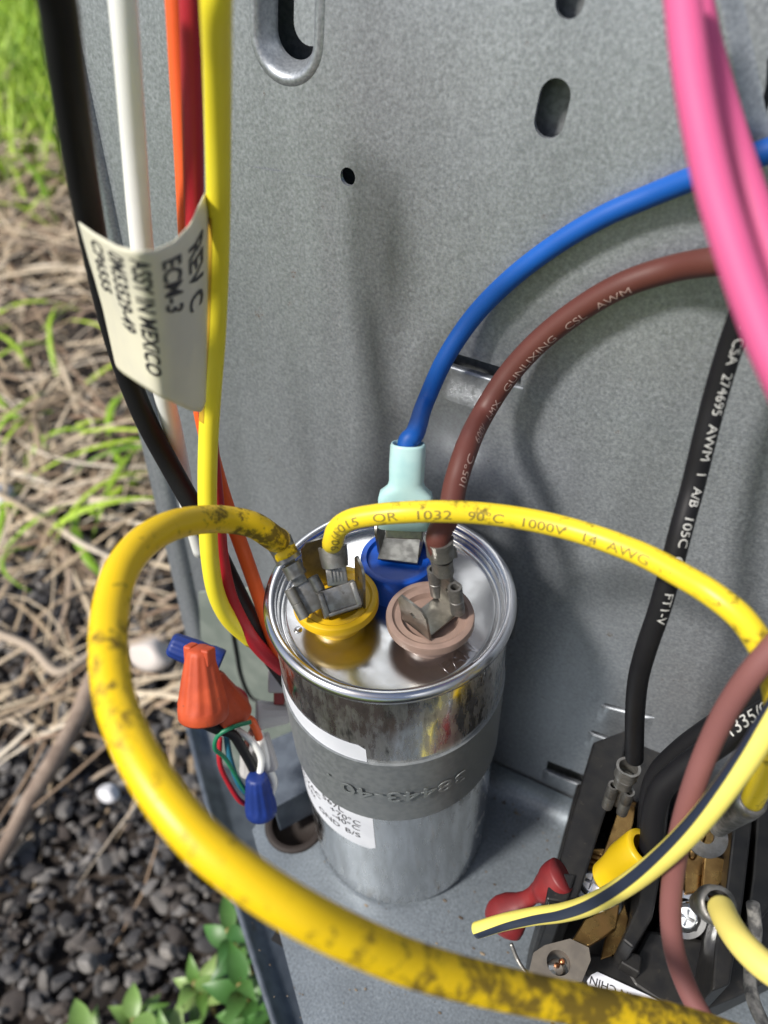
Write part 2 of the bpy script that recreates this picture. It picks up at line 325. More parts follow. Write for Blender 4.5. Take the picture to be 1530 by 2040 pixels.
# louvre slots
lou = []
def slot(pl, pr, pb):                      # left px, right px, lower px point : thin slot outline
    l, r_, b = np.array(w2(*pl)), np.array(w2(*pr)), np.array(w2(*pb)); h = abs(b[1]-l[1])*1.2
    lou.append((l, r_, h)); hol.append([(l[0], l[1]), (r_[0], r_[1]), (r_[0]+.02, r_[1]-h), (l[0]-.02+.04, l[1]-h)])
slot((884, 694), (1040, 742), (884, 716))
slot((1092, 1513), (1185, 1550), (1092, 1530))
slot((1205, 1398), (1300, 1420), (1205, 1402))
slot((1180, 1452), (1262, 1480), (1180, 1456))
hol.append([w2(*q) for q in ((1436, 84), (1452, 88), (1457, 96), (1452, 118), (1444, 128), (1436, 132))])
hol.append([w2(*q) for q in ((1560, 60), (1529, 120), (1527, 165), (1518, 205), (1500, 240), (1478, 262), (1482, 276), (1505, 262), (1527, 228), (1540, 180), (1562, 120))])
outer = [(-10.2, -19.3), (-3.6, -19.3), (-3.6, .45), (22, .45), (22, 30), (-10.2, 30)]
wpl = lambda a, b, c: vec(a, WY+b*math.sin(LA)-(c+TH/2)*math.cos(LA)+TH/2, b*math.cos(LA)+c*math.sin(LA)*0)
sheet('back_panel', outer, hol, TH, M['wall'], cab, wpl)
# sheet behind the openings
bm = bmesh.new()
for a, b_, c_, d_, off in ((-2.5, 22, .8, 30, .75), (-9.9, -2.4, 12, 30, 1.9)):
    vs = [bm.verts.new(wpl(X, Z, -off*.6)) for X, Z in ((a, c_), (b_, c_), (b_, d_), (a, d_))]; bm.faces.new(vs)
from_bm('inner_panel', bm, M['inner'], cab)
# pressed ring around the long opening at the upper left
bm = bmesh.new(); rings = []
for rr, dep in ((em_r+.10, .0), (em_r+.02, .05), (em_r-.06, .035), (em_r-.14, -.06), (em_in+.06, -.24), (em_in, -.33), (em_in-.01, -.42)):
    rings.append([bm.verts.new(wpl(a, b_, dep+TH/2+.004)) for a, b_ in stadium(em_a, em_b, rr, 20)])
for A, B in zip(rings, rings[1:]):
    for k in range(len(A)): bm.faces.new((A[k], A[(k+1) % len(A)], B[(k+1) % len(B)], B[k]))
from_bm('pressed_ring', bm, M['wall'], cab, smooth=True)
# the grey tongue seen inside the opening
bm = bmesh.new(); tg = stadium(em_a+np.array((.22, .12)), em_b+np.array((.22, .12)), .36, 14)
a = [bm.verts.new(wpl(x, y, -.45)) for x, y in tg]; bm.faces.new(a); b_ = [bm.verts.new(wpl(x, y, -.55)) for x, y in tg]
for k in range(len(a)): bm.faces.new((a[k], b_[k], b_[(k+1) % len(a)], a[(k+1) % len(a)]))
from_bm('inner_tongue', bm, M['wall'], cab)
# louvre bulges below each slot
for l, r_, h in lou:
    bm = bmesh.new(); nx, nz = 22, 14; g = []
    wdt = r_[0]-l[0]+.16; drop = .85
    for i in range(nx+1):
        row = []
        for j in range(nz+1):
            u, v = i/nx, j/nz; X = l[0]-.08+wdt*u; Z = l[1]+(r_[1]-l[1])*u-h*1.0-drop*v
            e = min(1, min(u, 1-u)/.14); e = e*e*(3-2*e); f_ = (1-v)**1.6 if v > 0 else 1
            f_ = math.cos(v*math.pi/2)**1.5; row.append(bm.verts.new(wpl(X, Z, TH/2+.003+.06*e*f_)))
        g.append(row)
    for i in range(nx):
        for j in range(nz): bm.faces.new((g[i][j], g[i+1][j], g[i+1][j+1], g[i][j+1]))
    for i in range(nx):                     # thickness of the cut lip
        a, b_ = g[i][0], g[i+1][0]; c_ = bm.verts.new(a.co+Vector((0, .08, 0))); d_ = bm.verts.new(b_.co+Vector((0, .08, 0))); bm.faces.new((a, c_, d_, b_))
    from_bm('louvre_lip', bm, M['wall'], cab, smooth=True)
# upright pressed rib at the upper right
bm = bmesh.new(); pa, pb = np.array(w2(1425, -60)), np.array(w2(1500, 300)); g = []
for i in range(21):
    t = i/20; c_ = pa+(pb-pa)*t; row = []
    for j in range(13):
        s_ = j/12-.5; fade = min(1, (1-t)/.15)
        row.append(bm.verts.new(wpl(c_[0]+s_*.62, c_[1], TH/2+.002+.13*fade*math.cos(s_*math.pi)**2)))
    g.append(row)
for i in range(20):
    for j in range(12): bm.faces.new((g[i][j], g[i+1][j], g[i+1][j+1], g[i][j+1]))
from_bm('pressed_rib', bm, M['wall'], cab, smooth=True)
for xc0, xc1, wd_, hh_ in ((-4.95, -4.55, 1.3, .05), (-3.75, -3.55, 1.1, .03), (-6.9, -6.9, 1.2, .04)):
    bm = bmesh.new(); g = []
    for i in range(25):
        Z = -1+27*i/24; row = []; fd = min(1, i/5, (24-i)/5); fd = fd*fd*(3-2*fd)
        for j in range(17):
            q = j/16-.5; row.append(bm.verts.new(wpl(xc0+(xc1-xc0)*(1-i/24)+q*wd_, Z, TH/2+.002+hh_*fd*math.cos(q*math.pi)**2*(1 if Z < 15.8 or xc0 < -4.9 or True else 0))))
        g.append(row)
    g = [r_ for r_ in g if r_[0].co.z < 17.0 or xc0 < -6]
    for i in range(len(g)-1):
        for j in range(16): bm.faces.new((g[i][j], g[i+1][j], g[i+1][j+1], g[i][j+1]))
    from_bm('pressed_bead', bm, M['wall'], cab, smooth=True)
# left return flange, two folds
bm = bmesh.new()
prof = [(-9.55, .0), (-9.62, .16), (-9.72, .22), (-9.98, .24), (-10.08, .18), (-10.14, .02), (-10.55, .0), (-10.62, -.1), (-10.62, -.9)]
rows = [[bm.verts.new(wpl(x, z, o+TH/2+.003)) for x, o in prof] for z in (-19.3, 0, 10, 20, 30)]
for A, B in zip(rows, rows[1:]):
    for k in range(len(A)-1): bm.faces.new((A[k], A[k+1], B[k+1], B[k]))
from_bm('side_flange', bm, M['wall'], cab, autosmooth=40)
# shelf with a bend radius up to the wall and a cut corner
def shelf_bend():
    bm = bmesh.new(); xs = np.linspace(-3.6, 22, 60); rows = []
    for x in xs:
        row = []
        for k in range(9):
            a = math.pi/2*k/8; R = .75
            row.append(bm.verts.new(vec(x, WY-TH-R+R*math.sin(a)+.04, R-R*math.cos(a)+.0)))
        rows.append(row)
    for A, B in zip(rows, rows[1:]):
        for k in range(8): bm.faces.new((A[k], A[k+1], B[k+1], B[k]))
    return bm
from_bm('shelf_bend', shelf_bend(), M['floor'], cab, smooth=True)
fl = [tuple(onz(x, y)[:2]) for x, y in ((505, 1655), (605, 2040))]
dxy = np.array(fl[1])-np.array(fl[0]); fe = np.array(fl[0])+dxy*1.25
fs = np.array(fl[0])
fh = [tuple(onz(582+dx, 1618)[:2]) for dx in (0,)]
hc = onz(588, 1640)[:2]
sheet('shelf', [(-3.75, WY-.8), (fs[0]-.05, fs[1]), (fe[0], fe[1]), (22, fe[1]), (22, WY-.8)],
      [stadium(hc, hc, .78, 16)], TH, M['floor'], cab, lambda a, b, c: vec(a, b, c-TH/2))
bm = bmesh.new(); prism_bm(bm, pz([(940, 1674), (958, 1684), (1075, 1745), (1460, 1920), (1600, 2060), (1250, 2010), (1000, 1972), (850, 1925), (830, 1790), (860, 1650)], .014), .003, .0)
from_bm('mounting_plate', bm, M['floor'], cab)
bm = bmesh.new(); obox(bm, vec(13.2, -5.5, 12), vec(1, 0, 0), vec(0, 1, 0), vec(0, 0, 1), (.06, 8.1, 17.9)); from_bm('side_sky_blocker', bm, M['wall'], cab)  # unseen upright sheet added to block sky light from the right
bm = bmesh.new(); obox(bm, vec(9.2, -12.5, 3), vec(1, 0, 0), vec(0, 1, 0), vec(0, 0, 1), (4.0, .05, 6.5)); from_bm('front_light_blocker', bm, M['wall'], cab)  # added out of view to cut low light coming from the front
# near-black sheet standing in for shade below the shelf, and the painted base pan lip that stands out beyond it
bm = bmesh.new(); obox(bm, vec(7, -1, -1.6), vec(1, 0, 0), vec(0, 1, 0), vec(0, 0, 1), (9.0, 3.3, .05)); from_bm('under_shelf_dark_sheet', bm, M['dark'], cab)
panp = [onz(x, y, -7) for x, y in ((372, 1440), (402, 1560), (440, 1700), (490, 1860), (560, 2080), (640, 2300))]
P_ = Path(panp, 6); bm = bmesh.new(); rows = []
for p in P_.p:
    q = p; inw = vec(.75, .65, 0)
    rows.append([bm.verts.new(v) for v in (q+inw*2.8+vec(0, 0, -.8), q+inw*.5+vec(0, 0, -.6), q+inw*.12, q+vec(0, 0, .1), q-inw*.1, q-inw*.12+vec(0, 0, -.6), q+vec(0, 0, -12.6))])
for A, B in zip(rows, rows[1:]):
    for k in range(6): bm.faces.new((A[k], A[k+1], B[k+1], B[k]))
from_bm('base_pan_lip', bm, M['pan'], cab, smooth=True)
# grey-green plate with a rounded seam, left of the capacitor, and slate bracket
gp = [onw(x, y, .35) for x, y in ((395, 1180), (520, 1170), (600, 1300), (640, 1500), (560, 1650), (470, 1620), (405, 1400))]
bm = bmesh.new(); prism_bm(bm, gp, 0, .03, dirv=(0, .1, 0)); from_bm('service_plate', bm, M['green'], cab)
sm = Path([onw(x, y, .42) for x, y in ((462, 1255), (470, 1300), (480, 1350), (500, 1390), (530, 1402), (580, 1404))], 6)
tube('seam_gasket', sm, .055, M['dark'], cab, seg=8)
bm = bmesh.new(); prism_bm(bm, [onz(x, y, 1.5) for x, y in ((527, 1478), (582, 1455), (640, 1500), (640, 1560), (545, 1610), (530, 1560))], -.0, .04)
from_bm('slate_bracket', bm, M['pan'], cab)

# ------------------------------------------------------------------ the run capacitor
H = 10.32; RB = 2.52
capo = thing('run_capacitor', (0, 0, 0), 'round silver dual run capacitor with yellow, blue and brown terminal cups, standing strapped upright', 'capacitor')
bm = bmesh.new()
lathe_bm(bm, [(0, .02), (2.2, .02), (2.40, .05), (2.49, .14), (RB, .26), (RB, 1), (RB, 3), (RB, 5), (RB, 7), (RB, 9), (RB, H-.22), (RB-.02, H-.16)], seg=128)
m = M['can']; t = m.node_tree; N, K = t.nodes, t.links; b = N['Principled BSDF']     # vertical grime smears on the upper part
src = b.inputs['Base Color'].links[0].from_socket
tc = N.new('ShaderNodeTexCoord'); mp = N.new('ShaderNodeMapping'); mp.inputs['Scale'].default_value = (1, 1, .22); K.new(tc.outputs['Object'], mp.inputs[0])
n = N.new('ShaderNodeTexNoise'); n.inputs['Scale'].default_value = 620; n.inputs['Detail'].default_value = 7; n.inputs['Roughness'].default_value = .65; K.new(mp.outputs[0], n.inputs[0])
n2 = N.new('ShaderNodeTexNoise'); n2.inputs['Scale'].default_value = 110; K.new(tc.outputs['Object'], n2.inputs[0])
sp = N.new('ShaderNodeSeparateXYZ'); K.new(tc.outputs['Object'], sp.inputs[0])
zr = N.new('ShaderNodeMapRange'); zr.inputs[1].default_value = .072; zr.inputs[2].default_value = .088; zr.inputs[3].default_value = -.12; zr.inputs[4].default_value = .0; K.new(sp.outputs[2], zr.inputs[0])
a1 = N.new('ShaderNodeMath'); K.new(n.outputs[0], a1.inputs[0]); K.new(zr.outputs[0], a1.inputs[1])
a2 = N.new('ShaderNodeMath'); a2.operation = 'MULTIPLY_ADD'; a2.inputs[1].default_value = .5; K.new(n2.outputs[0], a2.inputs[0]); K.new(a1.outputs[0], a2.inputs[2])
mr = N.new('ShaderNodeMapRange'); mr.inputs[1].default_value = .84; mr.inputs[2].default_value = .98; mr.inputs[4].default_value = .8; K.new(a2.outputs[0], mr.inputs[0])
mr9 = N.new('ShaderNodeMapRange'); mr9.inputs[1].default_value = .62; mr9.inputs[2].default_value = .84; mr9.inputs[3].default_value = .13; mr9.inputs[4].default_value = .42; K.new(a2.outputs[0], mr9.inputs[0]); K.new(mr9.outputs[0], b.inputs['Roughness'])
mx = N.new('ShaderNodeMix'); mx.data_type = 'RGBA'; K.new(src, mx.inputs[6]); mx.inputs[7].default_value = (.055, .055, .06, 1); K.new(mr.outputs[0], mx.inputs[0]); K.new(mx.outputs[2], b.inputs['Base Color'])
from_bm('can_body', bm, M['can'], capo, smooth=True)
LZ = H-.33
bm = bmesh.new(); lathe_bm(bm, [(0, LZ), (1.2, LZ), (2.18, LZ), (2.24, LZ-.01), (2.27, LZ-.04), (2.31, LZ-.04), (2.345, LZ), (2.37, LZ+.1), (2.39, LZ+.25), (2.40, H-.09)], seg=128)
from_bm('lid', bm, M['lid'], capo, smooth=True)
bm = bmesh.new(); lathe_bm(bm, [(2.395+.0, H-.1), (2.40, H-.03), (2.43, H+.02), (2.49, H+.045), (2.56, H+.03), (2.62, H-.02), (2.645, H-.09), (2.63, H-.16), (2.57, H-.21), (RB-.01, H-.22)], seg=160)
from_bm('rolled_rim', bm, M['rim'], capo, smooth=True)
# terminal cups
def cup(cx, cy, r, m, z0, z1, stem):
    bm = bmesh.new(); Mx = Matrix.Translation((cx, cy, 0))
    if stem: prof = [(r*.62, LZ), (r*.62, z0-.1), (r*.66, z0-.04), (r*.86, z0), (r*.95, z0+.02), (r, z0+.07), (r, z1-.06), (r*.985, z1-.015), (r*.95, z1), (r*.86, z1), (r*.835, z1-.03), (r*.80, z1-.05), (r*.66, z1-.05), (r*.64, z1-.09), (r*.60, z1-.15), (0, z1-.15)]
    else: prof = [(r, LZ), (r, z1-.06), (r*.985, z1-.015), (r*.94, z1), (r*.84, z1), (r*.82, z1-.05), (r*.79, z1-.09), (r*.62, z1-.10), (0, z1-.13)]
    lathe_bm(bm, prof, Mx, 72)
    return from_bm('terminal_cup', bm, m, capo, autosmooth=28)
CY, CB, CN = onz(668, 1188, 10.72), onz(857, 1222, 10.72), onz(793, 1108, 10.75)
c_y = cup(CY[0], CY[1], .87, M['yel'], 10.46, 10.72, True); c_y['label'] = 'yellow plastic terminal cup nearest the left rim'
c_n = cup(CN[0], CN[1], .80, M['blu'], 10.3, 10.75, False); c_n['label'] = 'tall blue plastic terminal cup at the back'
c_b = cup(CB[0], CB[1], .87, M['brn'], 10.46, 10.72, True); c_b['label'] = 'brown plastic terminal cup at the right'
c_y.parent = c_n.parent = c_b.parent = capo
def blade(base, along, upv, wd, ht, m, parent, hole=True, th=.05, cham=.16):
    """flat terminal blade standing on base (centre of foot), with chamfered top corners and a small dimple hole"""
    along, upv = nrm(along), nrm(upv); nn = np.cross(along, upv); bm = bmesh.new()
    out = [(-wd/2, 0), (wd/2, 0), (wd/2, ht-cham), (wd/2-cham*.7, ht), (-wd/2+cham*.7, ht), (-wd/2, ht-cham)]
    hh = [(.06*math.cos(a), ht*.55+.06*math.sin(a)) for a in np.linspace(0, 2*math.pi, 13)[:-1]]
    return sheet('terminal_blade', out, [hh] if hole else [], th, m, parent, lambda a, b, c: np.asarray(base)+along*a+upv*b+nn*c)
def foot_plate(pix, z, parent, th=.05):
    bm = bmesh.new(); prism_bm(bm, pz(pix, z), z-th, .012); return from_bm('blade_plate', bm, M['tin'], parent)
# brown terminal
zb = 10.66
pl = [(808, 1236), (853, 1271), (913, 1222), (868, 1188)]
foot_plate(pl, zb+.06, c_b)
q0, q1, q2, q3 = [onz(x, y, zb+.05) for x, y in pl]
blade((q0+q1)/2, q1-q0, vec(-.12, -.05, 1), .74, .78, M['tin'], c_b)
blade((q2+q3)/2, q3-q2, vec(.03, .05, 1), .66, .75, M['tin'], c_b)
# yellow terminal
pl = [(634, 1196), (646, 1232), (722, 1208), (706, 1176)]
foot_plate(pl, zb+.06, c_y)
y0, y1, y2, y3 = [onz(x, y, zb+.05) for x, y in pl]
blade(onz(638, 1163, zb), onz(665, 1150, zb)-onz(615, 1165, zb), vec(-.05, .1, 1), .62, 1.15, M['tin'], c_y, hole=False)
blade(onz(718, 1192, zb+.02), onz(724, 1208, zb)-onz(708, 1170, zb), vec(.05, 0, 1), .55, 1.1, M['tin'], c_y)
# blue terminal
zb2 = 10.72
pl = [(752, 1112), (832, 1122), (846, 1060), (768, 1052)]
foot_plate(pl, zb2+.05, c_n)
n0, n1, n2_, n3 = [onz(x, y, zb2+.05) for x, y in pl]
blade((n0+n3)/2, n3-n0, vec(-.1, 0, 1), .6, .7, M['tin'], c_n, hole=False)
blade((n1+n2_)/2, n2_-n1, vec(.1, 0, 1), .6, .75, M['tin'], c_n)
# embossed FAN and small rivet mark on the lid
def flat_text(name, txt, size, o, xd, yd, m, parent, lift=.004, extrude=0., bold=0.):
    bm = text_bm(txt, size, 0, extrude, bold); xd, yd = np.asarray(xd, float), np.asarray(yd, float); z = nrm(np.cross(xd, yd))
    for v in bm.verts: v.co = Vector(np.asarray(o)+xd*v.co.x+yd*v.co.y+z*(v.co.z+lift))
    return from_bm(name, bm, m, parent)
a, b_ = onz(893, 1345, LZ), onz(955, 1296, LZ); xd = nrm(b_-a); yd = vec(-xd[1], xd[0], 0)
flat_text('embossed_lettering', 'FAN', .46, a, xd*1.0, yd, M['rim'], capo, lift=.0, extrude=.007)
bm = bmesh.new(); p = onz(594, 1255, LZ); bmesh.ops.create_uvsphere(bm, u_segments=20, v_segments=10, radius=.09, matrix=Matrix.Translation(p) @ Matrix.Diagonal((1, 1, .35, 1))); from_bm('lid_dimple', bm, M['lid'], capo, smooth=True)
# paper label wrapped on the can (two pieces seen above and below the strap, one sheet)
def cyl_patch(name, a0, a1, z0, z1, r, m, parent, rc=.12, n=40, bottom=None):
    bm = bmesh.new(); rows = []
    for i in range(n+1):
        a = a0+(a1-a0)*i/n; s_ = (a-a0)*r; e = (a1-a)*r
        d = min(s_, e); cut = rc-math.sqrt(max(0, rc*rc-(rc-d)**2)) if d < rc else 0
        rows.append([bm.verts.new((r*math.cos(a), r*math.sin(a), z)) for z in (z0+cut, (z0+z1)/2, z1-cut)])
    for A, B in zip(rows, rows[1:]):
        for k in range(2): bm.faces.new((A[k], B[k], B[k+1], A[k+1]))
    return from_bm(name, bm, m, parent, smooth=True)
LA1 = math.radians(-74); LA0 = math.radians(-215)
cyl_patch('paper_label', LA0, LA1, 3.55, 8.42, RB+.012, M['paper'], capo)
def cyl_text(name, txt, size, a, z, r, m, parent, upside=False, lift=.012, extrude=0., xs=1.):
    bm = text_bm(txt, size, 1, extrude)
    for v in bm.verts:
        x, y = v.co.x*xs, v.co.y
        if upside: x, y = -x, -y
        an = a+x/r; rr = r+lift+v.co.z; v.co = Vector((rr*math.cos(an), rr*math.sin(an), z+y))
    return from_bm(name, bm, m, parent)
for txt, z, a in (('567L', 5.0, -106), ('+70°C', 4.68, -101), ('-40°C', 4.40, -100), ('B/S', 4.02, -92), ('GND', 4.0, -112), ('440 VAC', 4.72, -136), ('60 Hz', 4.36, -132)):
    cyl_text('printed_line', txt, .33, math.radians(a), z, RB+.012, M['inkg'], capo)

# strap round the can
stp = thing('capacitor_strap', (0, 0, 5.3), 'grey steel strap wrapped around the middle of the silver capacitor', 'strap')
SZ0, SZ1, RS = 5.35, 7.82, RB+.06
bm = bmesh.new(); prof2 = []
for a in np.linspace(math.radians(-247), math.radians(67), 110): prof2.append((RS*math.cos(a), RS*math.sin(a)))
prof2 = [(-1.9, 3.12), (-1.25, 3.1), (-1.02, 2.9)] + prof2 + [(1.02, 2.9), (1.25, 3.1), (1.9, 3.12)]
rows = []
for k, (x, y) in enumerate(prof2): rows.append([bm.verts.new((x, y, z)) for z in (SZ0, SZ0+.06, (SZ0+SZ1)/2, SZ1-.06, SZ1)])
for A, B in zip(rows, rows[1:]):
    for k in range(4): bm.faces.new((A[k], B[k], B[k+1], A[k+1]))
bmesh.ops.recalc_face_normals(bm, faces=bm.faces)
bmesh.ops.solidify(bm, geom=bm.faces[:], thickness=-.07)
from_bm('strap_band', bm, M['strap'], stp, smooth=False, autosmooth=35)
cyl_text('stamped_number', '38443-40 .', .60, math.radians(-24), 6.78, RS+.05, M['stamp'], stp, upside=True, lift=.0, extrude=.006, xs=1.3)

# ------------------------------------------------------------------ crimp connectors
def female_spade(parent, o, z, face, sc=1., m=None, barrel=.27, barrel_len=.5, wd=.66, ln=.72):
    """quick-connect socket: o = mouth centre, z = direction to the wire, face = plate normal"""
    m = m or M['dtin']; F = frame(o, z, np.cross(face, z)); fx, fy, fz = [np.array(F.col[i][:3]) for i in range(3)]; o = np.asarray(o)
    bm = bmesh.new(); T = lambda x, y, q: o+(fx*x+fy*y+fz*q)*sc
    obox(bm, T(0, -.09, ln/2), fx, fy, fz, (wd/2*sc, .028*sc, ln/2*sc), .012)
    for s_ in (-1, 1):                      # rolled edges, open at the ends
        rr = .125*sc; c0 = T(s_*(wd/2-.04), .0, 0); b2 = bmesh.new(); R = []
        for q, rad in ((0, rr*.62), (0, rr), (ln*.48, rr*1.0), (ln*.5, rr*.9), (ln*.52, rr), (ln, rr*.98), (ln, rr*.62), (ln*.6, rr*.6)):
            R.append([b2.verts.new(c0+fz*q*sc+rad*(math.cos(a)*fx+math.sin(a)*fy)) for a in np.linspace(0, 2*math.pi, 15)[:-1]])
        for A, B in zip(R, R[1:]):
            for k in range(14): b2.faces.new((A[k], A[(k+1) % 14], B[(k+1) % 14], B[k]))
        merge(bm, b2)
    body = from_bm('socket', bm, m, parent, autosmooth=40)
    bm = bmesh.new(); obox(bm, T(0, -.05, ln+.12), fx, fy, fz, (.16*sc, .04*sc, .16*sc), .02)
    for q0, q1, rad in ((ln+.16, ln+.46, barrel*.80), (ln+.55, ln+.55+barrel_len, barrel)):
        b2 = bmesh.new(); rad *= sc; th = .05*sc; R = []
        for q, r_ in ((q0, rad-th), (q0, rad), ((q0+q1)/2, rad*.95), (q1, rad*1.03), (q1, rad-th)):
            R.append([b2.verts.new(o+fz*q*sc+r_*((1.0+.0*q)*math.cos(a)*fx+(.92-.10*math.exp(-((a-math.pi/2)/.3)**2))*math.sin(a)*fy)) for a in np.linspace(0, 2*math.pi, 29)[:-1]])
        for A, B in zip(R, R[1:]):
            for k in range(28): b2.faces.new((A[k], A[(k+1) % 28], B[(k+1) % 28], B[k]))
        for k in range(28): b2.faces.new((R[-1][k], R[-1][(k+1) % 28], R[0][(k+1) % 28], R[0][k]))
        merge(bm, b2)
    obox(bm, T(0, -barrel*.85, ln+.52), fx, fy, fz, (.13*sc, .03*sc, .1*sc), .01)
    from_bm('crimp_barrel', bm, m, parent, autosmooth=40)
    return T(0, 0, ln+.75), fz

def kpts(L): return [atk(x, y, k) for x, y, k in L]
def wire(name, label, pts, r, m, cat='cable', group=None, seg=22, n=8, loc=None, **kw):
    path = Path(pts, n); t = thing(name, path.p[0] if loc is None else loc, label, cat, group)
    tube('insulation', path, r, m, t, seg=seg, **kw); return t, path

# --- thick yellow cable
o1 = onz(630, 1218, 10.95); e1 = atk(566, 1098, 14.2)
Y1 = kpts([(548, 1074, 13.9), (505, 1046, 13.5), (450, 1035, 13.1), (395, 1036, 12.5), (335, 1050, 11.7), (280, 1085, 11.0), (240, 1140, 10.4), (221, 1210, 9.9), (216, 1300, 9.3), (228, 1390, 8.9), (262, 1480, 8.5), (320, 1580, 8.15), (400, 1675, 7.9), (490, 1748, 7.8), (590, 1813, 7.85), (700, 1870, 8.1), (820, 1920, 8.5), (960, 1960, 9.0), (1100, 1990, 9.5), (1230, 2014, 10.), (1340, 2038, 10.4), (1450, 2070, 10.9), (1600, 2130, 11.5)])
dirz = nrm(e1-o1)
t1 = thing('power_cable', Y1[0], 'thick dirty yellow cable looping left and across the bottom foreground', 'cable')
pe, fz = female_spade(t1, o1, dirz, vec(.75, -.6, .45), sc=.88, barrel=.29)
p1 = Path([pe-fz*.1, pe+fz*.25]+Y1, 8); tube('insulation', p1, .245, M['w_yel'], t1, seg=32)
# --- thin yellow cable with printing
o2 = onz(680, 1212, 10.98); e2 = atk(664, 1100, 14.2)
Y2 = kpts([(664, 1077, 13.5), (672, 1054, 13.2), (695, 1037, 13.0), (740, 1027, 12.8), (800, 1021, 12.6), (870, 1019, 12.5), (950, 1022, 12.5), (1040, 1033, 12.4), (1120, 1050, 12.2), (1200, 1074, 11.9), (1280, 1105, 11.5), (1350, 1142, 11.1), (1420, 1184, 10.7), (1478, 1232, 10.5), (1518, 1290, 10.5), (1540, 1350, 10.8), (1548, 1420, 11.3), (1540, 1490, 11.9), (1520, 1550, 12.5), (1498, 1596, 13.0)])
t2 = thing('printed_power_cable', Y2[0], 'medium yellow cable with printed numbers arching over the capacitor to the right', 'cable')
bm = bmesh.new()
pe2 = e2
# flag style socket: flat sheath lying over the blade, facing the viewer, with an upright barrel
F = nrm(CAM-o2); upd = nrm(e2-o2); sx = nrm(np.cross(upd, F)); F = nrm(np.cross(sx, upd))
b2 = bmesh.new(); obox(b2, o2+upd*.20, sx*1+upd*.18, upd-sx*.18, F, (.37, .26, .085), .035); merge(bm, b2)
for s_ in (-1, 1): obox(bm, o2+sx*s_*.32+upd*(.2+s_*.06)+F*.04, sx+upd*.18, upd-sx*.18, F, (.06, .25, .10), .045)
obox(bm, o2+upd*(-.02)+F*.12+sx*.05, sx+upd*.18, upd-sx*.18, F, (.30, .03, .02), .012)
from_bm('socket', bm, M['dtin'], t2, autosmooth=40)
bm = bmesh.new(); obox(bm, o2+upd*.66, sx, upd, F, (.20, .20, .06), .03)
for k in range(4): obox(bm, o2+upd*.66+F*.065+sx*(-.1+.066*k), sx, upd, F, (.018, .12, .02), .006)
R = []
for q, r_ in ((.82, .2), (.82, .25), (1.0, .27), (1.22, .28), (1.22, .23)):
    R.append([bm.verts.new(o2+upd*q+r_*(math.cos(a)*sx+math.sin(a)*F)) for a in np.linspace(0, 2*math.pi, 29)[:-1]])
for A, B in zip(R, R[1:]):
    for k in range(28): bm.faces.new((A[k], A[(k+1) % 28], B[(k+1) % 28], B[k]))
from_bm('crimp_barrel', bm, M['dtin'], t2, autosmooth=40)
p2 = Path([o2+upd*.9, o2+upd*1.2]+Y2[0:], 8); tube('insulation', p2, .192, M['w_yel2'], t2, seg=28)
def s_at(path, x, y):                       # arc length of the path point seen nearest pixel x, y
    best = 1e9; bs = 0
    for p, s_ in zip(path.p, path.s):
        d = p-CAM; z = d@FW; e = math.hypot(IW/2+IF*(d@RT)/z-x, IH/2-IF*(d@UP)/z-y)
        if e < best: best, bs = e, s_
    return bs
print_on('printed_text', p2, .192, '90/1015   OR   1032   90°C   1000V   14  AWG', s_at(p2, 664, 1078), .22, .30, M['inky'], t2, xs=1.4)
# --- blue cable with nylon sleeve
ob = onz(800, 1062, 11.35)
B3 = [atk(812, 905, 13.7), atk(822, 870, 13.7), onw(848, 800, 1.1), onw(885, 718, .8), onw(940, 635, .5), onw(1010, 562, .38), onw(1100, 492, .33), onw(1200, 432, .32), onw(1300, 388, .34), onw(1400, 348, .5), onw(1500, 312, .55), onw(1620, 270, .6)]
t3 = thing('blue_cable', B3[0], 'blue cable arcing from the pale blue sleeve up to the right', 'cable')
sz = nrm(atk(812, 890, 13.75)-atk(806, 1035, 14.3)); F = nrm(CAM-atk(808, 960, 14)); sx = nrm(np.cross(sz, F)); F = nrm(np.cross(sx, sz))
so_ = atk(806, 1050, 14.35); bm = bmesh.new(); R = []
Ls = np.linalg.norm(atk(812, 882, 13.75)-so_)
for q, a_, b_ in ((0, .50, .16), (.0, .52, .20), (.34, .53, .22), (.42, .50, .24), (.50, .36, .26), (.56, .33, .27), (.75, .34, .27), (.97, .33, .27), (1, .31, .26), (1, .28, .23), (.8, .26, .2)):
    ring = []
    for a in np.linspace(0, 2*math.pi, 33)[:-1]:
        e = 2/(4 if q < .45 else 2.2); ca, sa = math.cos(a), math.sin(a)
        ring.append(bm.verts.new(so_+sz*q*Ls+sx*a_*math.copysign(abs(ca)**e, ca)+F*b_*math.copysign(abs(sa)**e, sa)))
    R.append(ring)
for A, B in zip(R, R[1:]):
    for k in range(32): bm.faces.new((A[k], A[(k+1) % 32], B[(k+1) % 32], B[k]))
from_bm('nylon_sleeve', bm, M['nylon'], t3, smooth=True)
p3 = Path([so_+sz*Ls*.72, so_+sz*Ls*1.03]+B3[1:], 8); tube('insulation', p3, .185, M['w_blue'], t3, seg=26)
bm = bmesh.new(); obox(bm, so_+sz*.55*Ls*0+sz*.2, sx, F, sz, (.36, .1, .42), .03); from_bm('socket', bm, M['tin'], t3)
